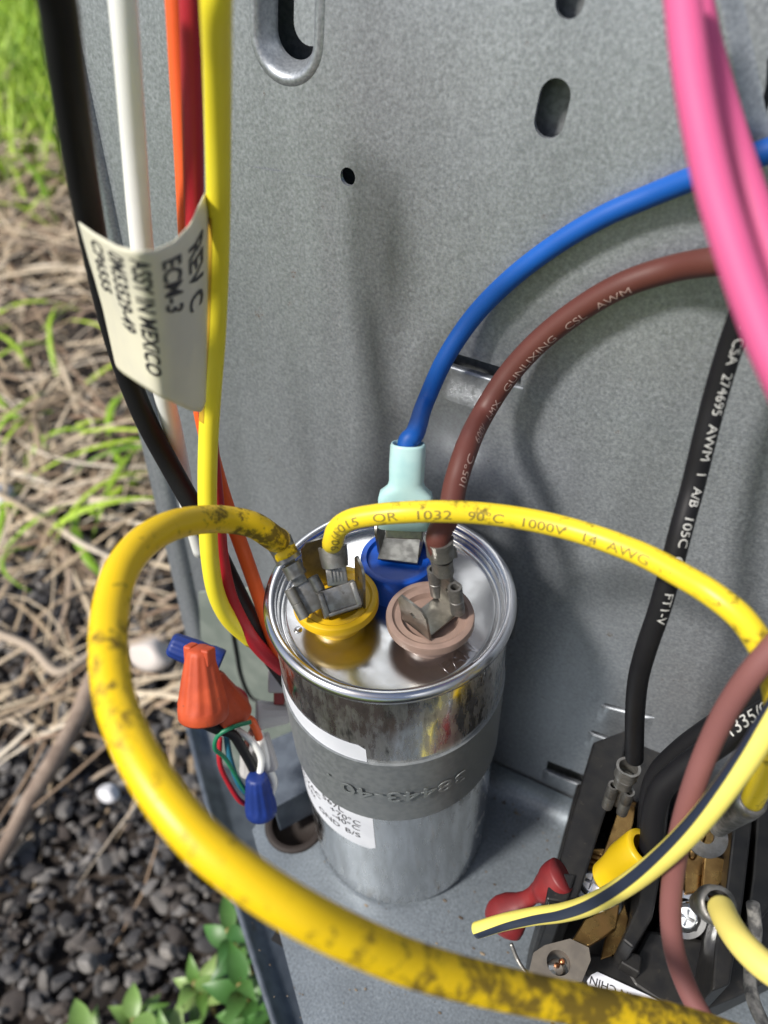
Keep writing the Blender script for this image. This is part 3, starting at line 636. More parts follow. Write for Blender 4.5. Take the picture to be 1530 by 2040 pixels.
# --- brown cable with printing
o4 = (q2+q3)/2+vec(0.02, -.02, .10)
t4 = thing('brown_cable', o4, 'dark brown cable with white print arching up beside the blue cable', 'cable')
pe4, fz4 = female_spade(t4, o4, vec(-.12, -.02, 1), vec(-.45, -.9, 0), sc=1.12, m=M['dtin'], barrel=.25, barrel_len=.36, ln=.62)
B4 = [atk(896, 1020, 13.5), atk(907, 965, 13.7), atk(929, 895, 13.9), onw(962, 825, 1.2), onw(1010, 750, .8), onw(1072, 682, .6), onw(1150, 620, .5), onw(1240, 568, .48), onw(1340, 535, .5), onw(1450, 518, .9), onw(1600, 505, 1.0)]
p4 = Path([pe4-fz4*.1, pe4+fz4*.25]+B4, 8); tube('insulation', p4, .225, M['w_brown'], t4, seg=28)
print_on('printed_text', p4, .225, '105°C   600V    L-MX   GUNLIXING   CSL   AWM', s_at(p4, 925, 985), .20, .62, M['inkp'], t4, xs=1.4)
# --- pink pair
def pink(nm, lab, L, r_=.192): return wire(nm, lab, kpts(L), r_, M['w_pink'], group='pink cables at the upper right', seg=26)
pink('pink_cable', 'front one of two pink cables hanging close at upper right', [(1352, -80, 7.9), (1360, 0, 7.85), (1370, 90, 7.8), (1383, 180, 7.75), (1402, 280, 7.7), (1425, 380, 7.6), (1455, 480, 7.5), (1492, 590, 7.4), (1535, 700, 7.3), (1600, 840, 7.2)])
pink('pink_cable', 'rear one of two pink cables, partly hidden at upper right', [(1380, -80, 9.3), (1386, 0, 8.7), (1402, 80, 8.7), (1426, 170, 8.7), (1455, 270, 8.6), (1490, 380, 8.5), (1530, 490, 8.4), (1578, 600, 8.3), (1660, 720, 8.8)])
# --- black printed cable to the contactor
t5, p5 = wire('black_control_cable', 'black cable with white print running down in front of the panel to the contactor', kpts([(1510, 540, 10.2), (1480, 620, 10.6), (1452, 700, 11.0), (1425, 790, 11.4), (1402, 880, 11.7), (1380, 970, 12.0), (1358, 1050, 12.1), (1335, 1140, 12.3), (1312, 1220, 12.6), (1288, 1290, 13.0), (1272, 1350, 13.5), (1265, 1420, 14.2), (1264, 1490, 15.0), (1264, 1510, 15.3)]), .185, M['w_black'], seg=26)
print_on('printed_text', p5, .185, 'L  CSA  274695  AWM   I   A/B  105C  600V  FT1-V', s_at(p5, 1478, 625), .215, -.5, M['inkw'], t5, xs=1.12)
# --- mauve cable
wire('mauve_cable', 'dusty mauve red cable hanging in front of the contactor', kpts([(1640, 1190, 9.6), (1570, 1260, 10.0), (1505, 1332, 10.3), (1455, 1402, 10.7), (1415, 1480, 11.1), (1384, 1560, 11.4), (1358, 1650, 11.8), (1342, 1740, 12.2), (1336, 1820, 12.4), (1345, 1900, 12.5), (1372, 1975, 12.4), (1420, 2060, 12.2), (1480, 2140, 12)]), .175, M['w_mauve'], seg=24)
# --- yellow cable with black stripe
t7, p7 = wire('striped_cable', 'pale yellow cable with a black stripe, loose end pointing left', kpts([(950, 1853, 16.6), (1000, 1838, 16.2), (1060, 1826, 15.4), (1120, 1818, 14.6), (1180, 1800, 13.6), (1250, 1762, 12.6), (1320, 1708, 11.8), (1385, 1645, 11.2), (1440, 1578, 10.8), (1490, 1508, 10.5), (1530, 1445, 10.3), (1590, 1350, 10.0)]), .175, M['w_str'], seg=32, camref=True)

# ------------------------------------------------------------------ the contactor
con = thing('contactor', onz(1300, 1700, 0), 'black contactor with brass bars and screw terminals at lower right of the capacitor', 'contactor')
def block(name, pix, z1, z0, m, bev=.05, parent=con):
    bm = bmesh.new(); prism_bm(bm, pz(pix, z1), z0, bev); return from_bm(name, bm, m, parent)
block('base_block', [(1150, 1560), (1560, 1640), (1640, 1900), (1470, 1985), (1290, 2060), (1060, 1905)], 1.6, .1, M['black'])
block('left_barrier', [(1182, 1478), (1252, 1452), (1240, 1520), (1200, 1640), (1175, 1720), (1152, 1788), (1095, 1800), (1110, 1730), (1140, 1620)], 4.9, .1, M['black'])
block('barrier_foot', [(1097, 1735), (1148, 1742), (1130, 1800), (1088, 1792)], 5.0, .1, M['black'])
block('coil_housing', [(1245, 1452), (1330, 1405), (1392, 1420), (1400, 1500), (1300, 1580), (1268, 1600), (1230, 1560)], 4.2, .1, M['black'], .08)
block('rear_housing', [(1392, 1420), (1600, 1430), (1640, 1560), (1530, 1620), (1440, 1620), (1400, 1560)], 3.6, .1, M['black'], .08)
block('middle_barrier', [(1290, 1560), (1340, 1560), (1318, 1740), (1300, 1830), (1262, 1890), (1240, 1872), (1272, 1800), (1285, 1700)], 4.3, .1, M['black'])
block('barrier_stub', [(1250, 1890), (1280, 1905), (1275, 1940), (1236, 1918)], 3.4, .1, M['black'], .04)
block('sticker_ledge', [(1160, 1900), (1250, 1905), (1300, 1990), (1340, 2010), (1330, 2040), (1160, 1965)], 2.98, .1, M['black'])
block('front_block', [(1290, 1850), (1400, 1870), (1452, 1880), (1405, 2000), (1330, 2010), (1262, 1965), (1245, 1935)], 3.0, .1, M['black'], .1)
block('right_barrier', [(1462, 1640), (1500, 1630), (1482, 1790), (1455, 1960), (1418, 1975), (1425, 1880), (1448, 1760)], 4.6, .1, M['black'])
block('outer_barrier', [(1510, 1600), (1575, 1590), (1560, 1780), (1500, 1850), (1486, 1840), (1500, 1740)], 4.3, .1, M['black'])
# brass bars and lugs
block('brass_bar', [(1236, 1600), (1268, 1590), (1262, 1640), (1232, 1740), (1180, 1745), (1205, 1690)], 3.9, 3.75, M['brass'], .02)
block('brass_clip', [(1164, 1690), (1204, 1690), (1194, 1738), (1156, 1738)], 4.15, 3.8, M['brass'], .03)
bm = bmesh.new()
for k in range(4): obox(bm, onz(1178, 1697+k*11, 4.25), vec(1, .05, .2), vec(0, 1, 0), vec(0, 0, 1), (.24, .035, .06), .015)
from_bm('brass_teeth', bm, M['brass'], con)
block('brass_bar', [(1165, 1830), (1235, 1800), (1228, 1850), (1172, 1884), (1140, 1872)], 3.7, 3.5, M['brass'], .03)
block('brass_bar', [(1206, 1870), (1245, 1800), (1252, 1830), (1238, 1898), (1196, 1912)], 3.0, 2.85, M['brass'], .02)
block('brass_bar', [(1358, 1660), (1460, 1630), (1462, 1690), (1424, 1700), (1445, 1720), (1440, 1752), (1410, 1775), (1365, 1780)], 3.7, 3.5, M['brass'], .03)
bm = bmesh.new()
for x, y in ((1398, 1668), (1380, 1700), (1430, 1672), (1436, 1738)): bmesh.ops.create_uvsphere(bm, u_segments=16, v_segments=8, radius=.10, matrix=Matrix.Translation(onz(x, y, 3.72)) @ Matrix.Diagonal((1, 1.6, .6, 1)))
from_bm('brass_rivet', bm, M['brass'], con, smooth=True)
# lug plate with a hole and the screw inside
lug = [(1135, 1872), (1172, 1890), (1176, 1915), (1158, 1958), (1110, 1962), (1052, 1945), (1062, 1900), (1085, 1885)]
lzz = 4.1; hc2 = onz(1112, 1920, lzz)
ring_ = [(hc2[0]+.25*math.cos(a), hc2[1]+.25*math.sin(a)) for a in np.linspace(0, 2*math.pi, 25)[:-1]]
M['lug'] = mk('lug_plate', (.24, .215, .185), .5, .5, (.19, .17, .15), nscale=300)
lp = sheet('lug_plate', [tuple(onz(x, y, lzz)[:2]) for x, y in lug], [ring_], .14, M['lug'], con, lambda a, b, c: vec(a, b, lzz+c))
bm = bmesh.new(); lathe_bm(bm, [(.26, 0), (.26, -1.1)], Matrix.Translation(hc2), 24); from_bm('lug_bore', bm, M['lug'], con, smooth=True)
bm = bmesh.new(); Mx = frame(hc2+vec(-.08, -.08, -.55), vec(.35, .25, .9)); prof = [(0, .32), (.12, .32)]
for k in range(6): prof += [(.21, .28-k*.09), (.16, .235-k*.09)]
lathe_bm(bm, prof, Mx, 24); from_bm('lug_screw', bm, M['zinc'], con, smooth=False)
bm = bmesh.new(); bmesh.ops.create_uvsphere(bm, u_segments=12, v_segments=8, radius=.07, matrix=Matrix.Translation(hc2+vec(.06, .14, -.2))); from_bm('copper_strand', bm, M['copper'], con, smooth=True)
# terminal screws
def hexscrew(x, y, z, r=.36, tilt=(0, -.25, 1), slotted=True):
    bm = bmesh.new(); Mx = frame(onz(x, y, z), tilt); hx = lambda r_, z_, a: r_*(1/ (math.cos(((a+math.pi/6) % (math.pi/3))-math.pi/6)))*.92
    lathe_bm(bm, [(r*1.55, -.02), (r*1.58, .02), (r*1.5, .06), (r*1.1, .08)], Mx, 40)
    lathe_bm(bm, [(r, .06), (r, .26), (r*.93, .31), (r*.7, .34)], Mx, 48, hx); lathe_bm(bm, [(r*.72, .335), (r*.66, .29), (0, .28)], Mx, 24)
    for sgn in (0, 1): obox(bm, (Mx @ Vector((0, 0, .30)))[:], Mx.col[sgn][:3], Mx.col[1-sgn][:3], Mx.col[2][:3], (r*.55, .035, .035), .01)
    return from_bm('terminal_screw', bm, M['zinc'], con, autosmooth=35)
hexscrew(1182, 1758, 3.85, .30, (-.1, -.5, 1)); hexscrew(1362, 1822, 3.3, .33, (.1, -.6, 1)); hexscrew(1212, 1800, 3.2, .2)
block('barrier_rib', [(1466, 1560), (1500, 1545), (1512, 1600), (1470, 1640)], 3.9, .1, M['black'])
block('brass_bar', [(1404, 1700), (1448, 1712), (1440, 1760), (1398, 1782)], 4.0, 3.86, M['brass'], .03)
block('barrier_rib', [(1340, 1640), (1362, 1632), (1352, 1780), (1335, 1800)], 4.1, .1, M['black'], .03)
hexscrew(1420, 1610, 3.9, .24, (.1, -.4, 1))
# rating sticker on the front block
bm = bmesh.new(); stk = pz([(1178, 1942), (1190, 1936), (1290, 1982), (1345, 2012), (1332, 2026), (1172, 1962), (1170, 1953)], 3.07)
prism_bm(bm, stk, 3.0, 0); from_bm('sticker', bm, M['paper'], con)
a, b_ = onz(1338, 2010, 3.08), onz(1188, 1944, 3.08); xd = nrm(b_-a); yd = -vec(-xd[1], xd[0], 0)*-1; yd = -vec(xd[1], -xd[0], 0) if False else np.cross(vec(0, 0, 1), xd)
flat_text('printed_line', 'MADE IN CHINA T1', .24, a+yd*.05+xd*.12, xd, yd, M['ink'], con)
flat_text('printed_line', '0422', .24, a+xd*.75+yd*.32, xd, yd, M['ink'], con)
# ring terminals, sleeves and short cables at the contactor
t8 = thing('small_socket_lead', onz(1240, 1600, 4.5), 'grey two hole spade socket crimped on the black printed cable at the contactor', 'connector')
female_spade(t8, atk(1224, 1612, 17.0), atk(1262, 1500, 15.4)-atk(1224, 1612, 17.0), nrm(CAM-atk(1230, 1560, 16)), sc=1.0, barrel=.25, barrel_len=.36, wd=.42, ln=.95)
for lab, dx, dy, gg in (('upper one of the two thick black cables bending into the contactor', 0, 0, 0), ('lower thick black printed cable bending into the yellow sleeve', 1, 1, 1)):
    if gg: L = [(1640, 1352, 11.9), (1560, 1400, 12.4), (1490, 1442, 12.9), (1420, 1490, 13.4), (1360, 1532, 13.8), (1318, 1572, 14.1), (1302, 1620, 14.3), (1298, 1680, 14.5), (1290, 1715, 14.8)]
    else: L = [(1640, 1320, 12.4), (1560, 1365, 12.8), (1490, 1402, 13.4), (1420, 1446, 14.0), (1350, 1498, 14.7), (1305, 1548, 15.3), (1290, 1620, 15.8), (1288, 1700, 16.0)]
    tb, pb_ = wire('thick_black_cable', lab, kpts(L), .225 if gg else .2, M['w_black'], group='thick black cables at the contactor', seg=26)
    if gg: print_on('printed_text', pb_, .225, '600   1335/0', s_at(pb_, 1400, 1503), .32, .35, M['inkw'], tb, flip=True, xs=1.1)
# yellow insulated ring-terminal sleeve
t9 = thing('yellow_sleeve', atk(1240, 1720, 15), 'bright yellow insulating sleeve on the contactor screw', 'cable sleeve')
bm = bmesh.new(); a, b_ = atk(1285, 1690, 14.5), atk(1205, 1752, 15.2); Mx = frame(a, b_-a); Lh = np.linalg.norm(b_-a)
lathe_bm(bm, [(.28, -.02), (.40, -.02), (.42, .05), (.42, Lh*.45), (.36, Lh*.7), (.34, Lh*.95), (.30, Lh), (0, Lh)], Mx, 36); from_bm('sleeve', bm, mk('yellow_sleeve_vinyl', (.82, .55, .01), .35), t9, smooth=True)
# pale yellow cable with bare strands in a lug
t10, p10 = wire('pale_yellow_cable', 'short pale yellow cable with bare copper strands leaving at lower right', kpts([(1436, 1808, 12.8), (1452, 1842, 12.3), (1480, 1882, 11.8), (1525, 1925, 11.4), (1600, 1970, 11)]), .225, M['w_pale'], seg=26)
bm = bmesh.new()
for k in range(14):
    d = vec(*(rng.normal(size=3)*.06)); tube_bm(bm, Path([atk(1438, 1810, 12.8)+d, atk(1420, 1795, 13.2)+d*1.3]), .028, 6)
from_bm('bare_strands', bm, M['copper'], t10, smooth=True)
bm = bmesh.new(); a, b_ = atk(1432, 1803, 13.0), atk(1390, 1800, 13.9); Mx = frame(a, b_-a)
lathe_bm(bm, [(.24, 0), (.32, 0), (.33, .3), (.26, .6), (.2, .9), (.12, 1.1)], Mx, 28); from_bm('lug_barrel', bm, M['dtin'], t10, smooth=True)
# silver ring terminal on the thin yellow cable end
bm = bmesh.new(); a, b_ = p2.p[-1], atk(1430, 1650, 14.6); Mx = frame(a, b_-a); Lh = np.linalg.norm(b_-a)
lathe_bm(bm, [(.18, -.05), (.25, -.05), (.26, .3), (.2, Lh*.6), (.17, Lh)], Mx, 26); from_bm('ring_barrel', bm, M['dtin'], t2, smooth=True)
bm = bmesh.new(); lathe_bm(bm, [(.16, 0), (.42, 0), (.42, .07), (.16, .07), (.16, 0)], frame(atk(1405, 1665, 14.9), (0.1, -.3, 1)), 30); from_bm('ring_tongue', bm, M['dtin'], t2)
# red insulated spade at the left of the contactor
t11 = thing('red_insulated_connector', onz(1060, 1780, 3), 'red insulated spade connector on the left side of the contactor', 'connector')
pr = Path(kpts([(1118, 1742, 16.2), (1095, 1760, 16.4), (1072, 1776, 16.8), (1050, 1792, 17.0), (1026, 1812, 17.2), (1005, 1832, 17.3), (1000, 1842, 17.4)]), 6)
bm = bmesh.new(); rr = [.38, .40, .40, .36, .24, .19, .2, .28, .42, .50, .52, .48, .30]; R = []
for i, p in enumerate(pr.p):
    f_ = i/(len(pr.p)-1); r_ = np.interp(f_, np.linspace(0, 1, len(rr)), rr); tt = pr.t[i]; nn = nrm(vec(0, 0, 1)-tt*tt[2]); bb = np.cross(tt, nn)
    R.append([bm.verts.new(p+r_*(math.cos(a)*nn*.7+math.sin(a)*bb)) for a in np.linspace(0, 2*math.pi, 25)[:-1]])
for A, B in zip(R, R[1:]):
    for k in range(24): bm.faces.new((A[k], A[(k+1) % 24], B[(k+1) % 24], B[k]))
bm.faces.new(R[0]); bm.faces.new(R[-1]); from_bm('vinyl_sleeve', bm, M['redp'], t11, smooth=True)
tube('loose_thread', kpts([(1018, 1880, 17.5), (1030, 1910, 17.4), (1045, 1935, 17.2), (1062, 1960, 17)]), .05, M['dtin'], t11, seg=8)
# frayed whitish cord at lower right
wire('frayed_cord', 'thin dusty grey cord hanging at the lower right corner', kpts([(1500, 1800, 15), (1505, 1860, 15), (1495, 1930, 14.6), (1500, 1990, 14.2), (1530, 2060, 13.8)]), .13, mk('dusty_cord', (.30, .29, .27), .8, 0, (.08, .08, .08), nscale=500), 'cord', seg=12)

# ------------------------------------------------------------------ wire bundle at the left
GB = 'bundled cables at the left'
def bund(nm, lab, L, r, m, **kw): return wire(nm, lab, kpts(L), r, m, group=GB, **kw)
bund('black_cable', 'black cable along the left edge of the panel', [(95, -60, 7.6), (113, 0, 7.9), (126, 100, 8.4), (140, 200, 9.0), (155, 300, 9.7), (172, 400, 10.6), (195, 520, 11.8), (222, 640, 12.9), (252, 740, 13.8), (292, 840, 14.6), (340, 930, 15.4), (385, 1010, 15.9), (425, 1085, 16.3), (462, 1160, 16.9), (500, 1235, 17.6), (540, 1310, 18.4), (575, 1360, 19)], .215, M['w_black'])
bund('white_cable', 'white cable in the upper left bundle', [(238, -60, 10.0), (244, 0, 10.2), (254, 120, 10.7), (263, 240, 11.3), (271, 350, 11.9), (279, 450, 12.4), (290, 560, 12.9), (305, 680, 13.5), (325, 780, 14.2), (345, 860, 15.2), (362, 940, 16.5), (378, 1020, 17.8), (400, 1100, 19)], .195, M['w_white'])
bund('orange_cable', 'orange cable behind the red one in the upper left bundle', [(345, -60, 11.0), (350, 0, 11.2), (358, 150, 11.8), (366, 300, 12.4), (372, 430, 12.9), (378, 560, 13.4), (388, 700, 14.0), (402, 820, 14.6), (425, 920, 15.2), (452, 1010, 15.8), (478, 1080, 16.2), (503, 1150, 16.7), (528, 1225, 17.4), (552, 1300, 18.2), (570, 1360, 19)], .165, M['w_oran'])
bund('red_cable', 'red cable beside the yellow one in the upper left bundle', [(376, -60, 10.6), (379, 0, 10.8), (382, 150, 11.4), (385, 300, 12.0), (387, 430, 12.6), (392, 560, 13.1), (400, 700, 13.7), (412, 820, 14.3), (422, 920, 14.9), (432, 1020, 15.4), (440, 1110, 15.9), (458, 1190, 16.4), (490, 1255, 17.0), (525, 1300, 17.8), (565, 1335, 18.6)], .17, M['w_red'])
ty, py = bund('yellow_cable', 'bright yellow cable hanging in front of the upper left bundle', [(432, -60, 8.3), (431, 0, 8.5), (433, 120, 9.4), (434, 240, 10.3), (435, 350, 11.1), (435, 450, 11.8), (433, 560, 12.5), (428, 680, 13.1), (420, 790, 13.5), (415, 880, 14.0), (413, 960, 14.4), (414, 1040, 14.8), (418, 1110, 15.2), (430, 1180, 15.8), (455, 1232, 16.5), (500, 1275, 17.4)], .187, M['w_yel3'])
# amber tape where the tag is stuck to the yellow cable
bm = bmesh.new(); s0, s1 = s_at(py, 436, 420), s_at(py, 418, 838)
rows = []
for i in range(24):
    p, t_, n_, b_ = py.at(s0+(s1-s0)*i/23); rows.append([bm.verts.new(p+.193*(math.cos(a)*n_+math.sin(a)*b_)) for a in np.linspace(.55, 1.9, 8)])
for A, B in zip(rows, rows[1:]):
    for k in range(7): bm.faces.new((A[k], A[k+1], B[k+1], B[k]))
tape = from_bm('tape_strip', bm, M['tape'], ty, smooth=True)

# printed tag curled round the bundle
tg = thing('cable_tag', atk(290, 620, 10.2), 'curled cream vinyl tag with black lettering round the left bundle', 'cable tag')
def tagp(u, v):                              # u 0..1 across, v 0..1 down
    top = np.interp(u, [0, .12, .3, .45, .6, .75, .88, 1], [440, 462, 488, 498, 497, 480, 446, 382])
    bot = np.interp(u, [0, .02, .1, .3, .5, .7, .85, .95, 1], [700, 732, 745, 768, 790, 808, 820, 822, 800])
    xl = np.interp(v, [0, .3, .6, 1], [158, 180, 204, 230]); xr = np.interp(v, [0, .08, .3, 1], [407, 413, 413, 408])
    x = xl+(xr-xl)*u; y = top+(bot-top)*v
    k = 10.9-2.1*math.sin(math.pi*min(1, max(0, u*.94+.03)))**.8+.75*u+1.9*v
    return atk(x, y, k)
bm = bmesh.new(); nu, nv = 48, 30; g = [[bm.verts.new(tagp(i/nu, j/nv)) for j in range(nv+1)] for i in range(nu+1)]
for i in range(nu):
    for j in range(nv): bm.faces.new((g[i][j], g[i+1][j], g[i+1][j+1], g[i][j+1]))
bmesh.ops.recalc_face_normals(bm, faces=bm.faces); bmesh.ops.solidify(bm, geom=bm.faces[:], thickness=.025)
bmesh.ops.smooth_vert(bm, verts=bm.verts, factor=.3, use_axis_x=True, use_axis_y=True, use_axis_z=True)
from_bm('tag_sheet', bm, M['tagp'], tg, smooth=True)
def tag_text(txt, u, v, hu, lv):             # column of text reading downwards
    bm = text_bm(txt, 1.0, 1, bold=.022); xs = [q.co.x for q in bm.verts]; wd = max(xs)
    for q in bm.verts:
        uu, vv = u+q.co.y*hu, v+q.co.x/wd*lv
        e = 1e-3; P = tagp(uu, vv); du = tagp(min(uu+e, 1), vv)-tagp(uu-e, vv); dv = tagp(uu, vv+e)-tagp(uu, vv-e)
        n_ = nrm(np.cross(du, dv)); n_ = n_ if n_@(CAM-P) > 0 else -n_
        q.co = Vector(P+n_*.035)
    from_bm('printed_line', bm, M['ink'], tg)
for a in (('REV C', .835, .10, .16, .36), ('ECM-3', .625, .08, .21, .34), ('ASSY IN MEXICO', .40, .06, .19, .80), ('0M53529-49', .225, .06, .165, .56), ('CP6555', .09, .05, .12, .36)): tag_text(*a)

# ------------------------------------------------------------------ wire nuts and small leads left of the capacitor
def wirenut(name, label, tip, base, r0, r1, m, wings=False, group='twist-on wire connectors'):
    r0, r1 = r0*.9, r1*.88
    t = thing(name, base, label, 'wire nut', group); ax = tip-base; L = np.linalg.norm(ax); Mx = frame(base, ax)
    def lob(r_, z, a): return r_*(1+(.075*(abs(math.cos(a*6))**3-.4) if .18*L < z < .93*L else 0))
    bm = bmesh.new(); prof = [(r0*.8, .05), (r0*.95, 0), (r0, .05), (r0, L*.16), (r0*.97, L*.2), (r0*.9, L*.3), (r1+(r0-r1)*.55, L*.5), (r1+(r0-r1)*.2, L*.75), (r1, L*.92), (r1*.93, L*.97), (r1*.7, L), (0, L)]
    lathe_bm(bm, prof, Mx, 60, lob); from_bm('ribbed_shell', bm, m, t, smooth=True)
    if wings:
        bm = bmesh.new(); X, Y, Z = [np.array(Mx.col[i][:3]) for i in range(3)]
        for s_ in (-1, 1): obox(bm, base+Z*L*.9+X*s_*r1*.8, X, Y, Z, (r1*.35, r1*.5, L*.12), .05)
        from_bm('grip_tip', bm, m, t)
    return t
wirenut('wire_nut', 'large orange ribbed wire nut at the left, tip pointing up', atk(397, 1290, 17.2), atk(406, 1428, 17.6), .66, .36, M['nuto'], True)
wirenut('wire_nut', 'orange wire nut half hidden behind the large orange one', atk(420, 1345, 18.4), atk(462, 1432, 18.8), .62, .34, M['nuto'])
wirenut('wire_nut', 'dark blue wire nut below the orange ones', atk(511, 1545, 19.3), atk(521, 1618, 19.9), .47, .32, M['nutb'])
wirenut('wire_nut', 'dark blue wire nut, upper one behind the orange tip', atk(338, 1282, 18.4), atk(440, 1322, 18.6), .40, .34, M['nutb'])
wirenut('wire_nut', 'small pale grey wire nut touching the capacitor', atk(577, 1422, 19.6), atk(510, 1425, 19.4), .42, .28, M['nutg'])
GS = 'thin leads left of the capacitor'
def lead(nm, lab, L, r, m): wire(nm, lab, kpts(L), r, m, 'lead', GS, seg=12)
lead('green_lead', 'thin green lead curling below the orange wire nut', [(500, 1438, 18.4), (465, 1448, 18.2), (435, 1465, 18.2), (428, 1490, 18.4), (448, 1510, 18.8), (470, 1545, 19.2), (492, 1580, 19.8)], .055, M['w_green'])
lead('black_lead', 'short black lead leaving the orange wire nut', [(395, 1435, 17.8), (430, 1452, 18.2), (462, 1462, 18.6), (482, 1490, 19), (505, 1530, 19.5), (530, 1560, 20)], .13, M['w_black'])
lead('white_lead', 'white lead running down to the blue wire nut', [(470, 1452, 19), (500, 1475, 19.1), (520, 1510, 19.3), (516, 1550, 19.5)], .09, M['w_white'])
lead('white_lead', 'white lead right of the blue wire nut', [(505, 1430, 19.8), (522, 1480, 19.7), (535, 1530, 19.8), (545, 1560, 20), (530, 1600, 20.2)], .11, M['w_white'])
lead('red_lead', 'thin red lead curving down left of the blue wire nut', [(438, 1470, 19), (438, 1520, 19.2), (455, 1560, 19.5), (478, 1595, 19.8), (500, 1605, 20.2)], .07, M['w_red'])
lead('teal_lead', 'thin teal lead beside the red one', [(450, 1462, 19.2), (458, 1510, 19.3), (475, 1560, 19.6), (495, 1585, 20)], .08, M['w_teal'])
lead('orange_lead', 'short orange lead under the wire nuts', [(450, 1434, 18.6), (495, 1432, 18.9), (508, 1448, 19.1), (516, 1470, 19.4)], .11, M['w_oran'])
lead('dark_red_lead', 'dark red lead behind the second orange wire nut', [(455, 1370, 19.2), (480, 1385, 19.2), (488, 1410, 19.2), (485, 1440, 19.2)], .13, M['w_red'])
cl = thing('plug_housing', atk(560, 1360, 19), 'small white and dark red plug housing against the capacitor', 'plug')
bm = bmesh.new(); obox(bm, atk(558, 1352, 19.6), RT, UP, FW, (.28, .32, .3), .05); from_bm('white_shell', bm, M['nutg'], cl)
bm = bmesh.new(); obox(bm, atk(558, 1385, 19.6), RT, UP, FW, (.14, .2, .25), .04); from_bm('red_insert', bm, M['nutr'], cl)

bm = bmesh.new(); Mx = frame(atk(527, 1490, 19.7), vec(.1, .3, 1)); obox(bm, atk(530, 1500, 19.9), RT*.9+UP*.3, UP-RT*.3, FW, (.2, .5, .2), .06); from_bm('white_shell', bm, M['nutg'], cl)
wirenut('wire_nut', 'pale tan wire nut tucked behind the blue one', atk(495, 1490, 20.2), atk(500, 1540, 20.5), .34, .25, M['nutg'])
lead('brown_lead', 'short brown lead between the wire nuts', [(505, 1450, 19.6), (490, 1490, 19.7), (500, 1530, 19.8), (520, 1550, 20)], .09, M['w_brown'])
bm = bmesh.new(); Mx = Matrix.Translation((hc[0], hc[1], 0)); lathe_bm(bm, [(.70, .05), (.80, .09), (.90, .06), (.92, .01), (.80, -.0), (.72, -.3), (.6, -.6), (0, -.6)], Mx, 48)
from_bm('grommet_dark_cup', bm, mk('rubber_and_hole_dark', (.018, .012, .010), .7), cab, smooth=True)  # grommet rim plus a closed near-black cup standing in for the hole's darkness
# crumbs of dirt lying on the shelf
Vs, Fs, Ts = [], [], []; c = 0
_b = bmesh.new(); bmesh.ops.create_icosphere(_b, subdivisions=1, radius=1); _v = np.array([v.co[:] for v in _b.verts]); _f = np.array([[v.index for v in f.verts] for f in _b.faces]); _b.free()
for _ in range(420):
    x, y = rng.uniform(-2.5, 9), rng.uniform(-6, 2.2)
    if rng.random() < .45: y = 2.3-abs(rng.normal())*.8
    r_ = .012+.03*rng.random()**3; Vs.append(_v*[r_*rng.uniform(1, 2.5), r_, r_*.6]+[x, y, r_*.4+.01]); Fs.append(_f+c); c += len(_v); Ts.append(np.full(len(_v), rng.random()))
_me = bpy.data.meshes.new('shelf_dirt'); _me.from_pydata((np.concatenate(Vs)*S).tolist(), [], np.concatenate(Fs).tolist()); tag(link('shelf_dirt', _me, mk('crumb_dirt', (.07, .05, .035), .9, 0, (.25, .2, .14), nscale=150), None, False), 'crumbs of dirt on the shelf', kind='stuff')
# ------------------------------------------------------------------ ground
GZ = -20.
g_s = mk('dark_soil', (.018, .014, .012), .95, 0, (.05, .038, .03), nscale=60, bump=1., bscale=250)
bm = bmesh.new(); n_ = 90; ext = np.sinh(np.linspace(-7.2, 7.2, n_+1))*3.0
gv = []
for a in ext:
    gv.append([bm.verts.new((a-15, b, GZ-1.0+(rng.normal()*.35 if abs(a) < 80 and abs(b) < 80 else 0))) for b in ext])
for i in range(n_):
    for j in range(n_): bm.faces.new((gv[i][j], gv[i+1][j], gv[i+1][j+1], gv[i][j+1]))
gsoil = from_bm('ground', bm, None or g_s, smooth=True); tag(gsoil, kind='structure')
# lawn far off takes over from the soil with distance from the cabinet
t = g_s.node_tree; N, K = t.nodes, t.links; b = N['Principled BSDF']; src = b.inputs['Base Color'].links[0].from_socket
tc = N.new('ShaderNodeTexCoord'); ln = N.new('ShaderNodeVectorMath'); ln.operation = 'LENGTH'; K.new(tc.outputs['Object'], ln.inputs[0])
mr = N.new('ShaderNodeMapRange'); mr.inputs[1].default_value = 1.6; mr.inputs[2].default_value = 2.2; K.new(ln.outputs['Value'], mr.inputs[0])
sy = N.new('ShaderNodeSeparateXYZ'); K.new(tc.outputs['Object'], sy.inputs[0]); my = N.new('ShaderNodeMapRange'); my.inputs[1].default_value = -.6; my.inputs[2].default_value = -.9; K.new(sy.outputs[1], my.inputs[0]); mm_ = N.new('ShaderNodeMath'); mm_.operation = 'MAXIMUM'; K.new(mr.outputs[0], mm_.inputs[0]); K.new(my.outputs[0], mm_.inputs[1])
ng = N.new('ShaderNodeTexNoise'); ng.inputs['Scale'].default_value = 40; ng.inputs['Detail'].default_value = 6; K.new(tc.outputs['Object'], ng.inputs[0])
mg = N.new('ShaderNodeMix'); mg.data_type = 'RGBA'; mg.inputs[6].default_value = (.09, .17, .015, 1); mg.inputs[7].default_value = (.22, .34, .04, 1); K.new(ng.outputs[0], mg.inputs[0])
mx = N.new('ShaderNodeMix'); mx.data_type = 'RGBA'; K.new(src, mx.inputs[6]); K.new(mg.outputs[2], mx.inputs[7]); K.new(mm_.outputs[0], mx.inputs[0]); K.new(mx.outputs[2], b.inputs['Base Color'])

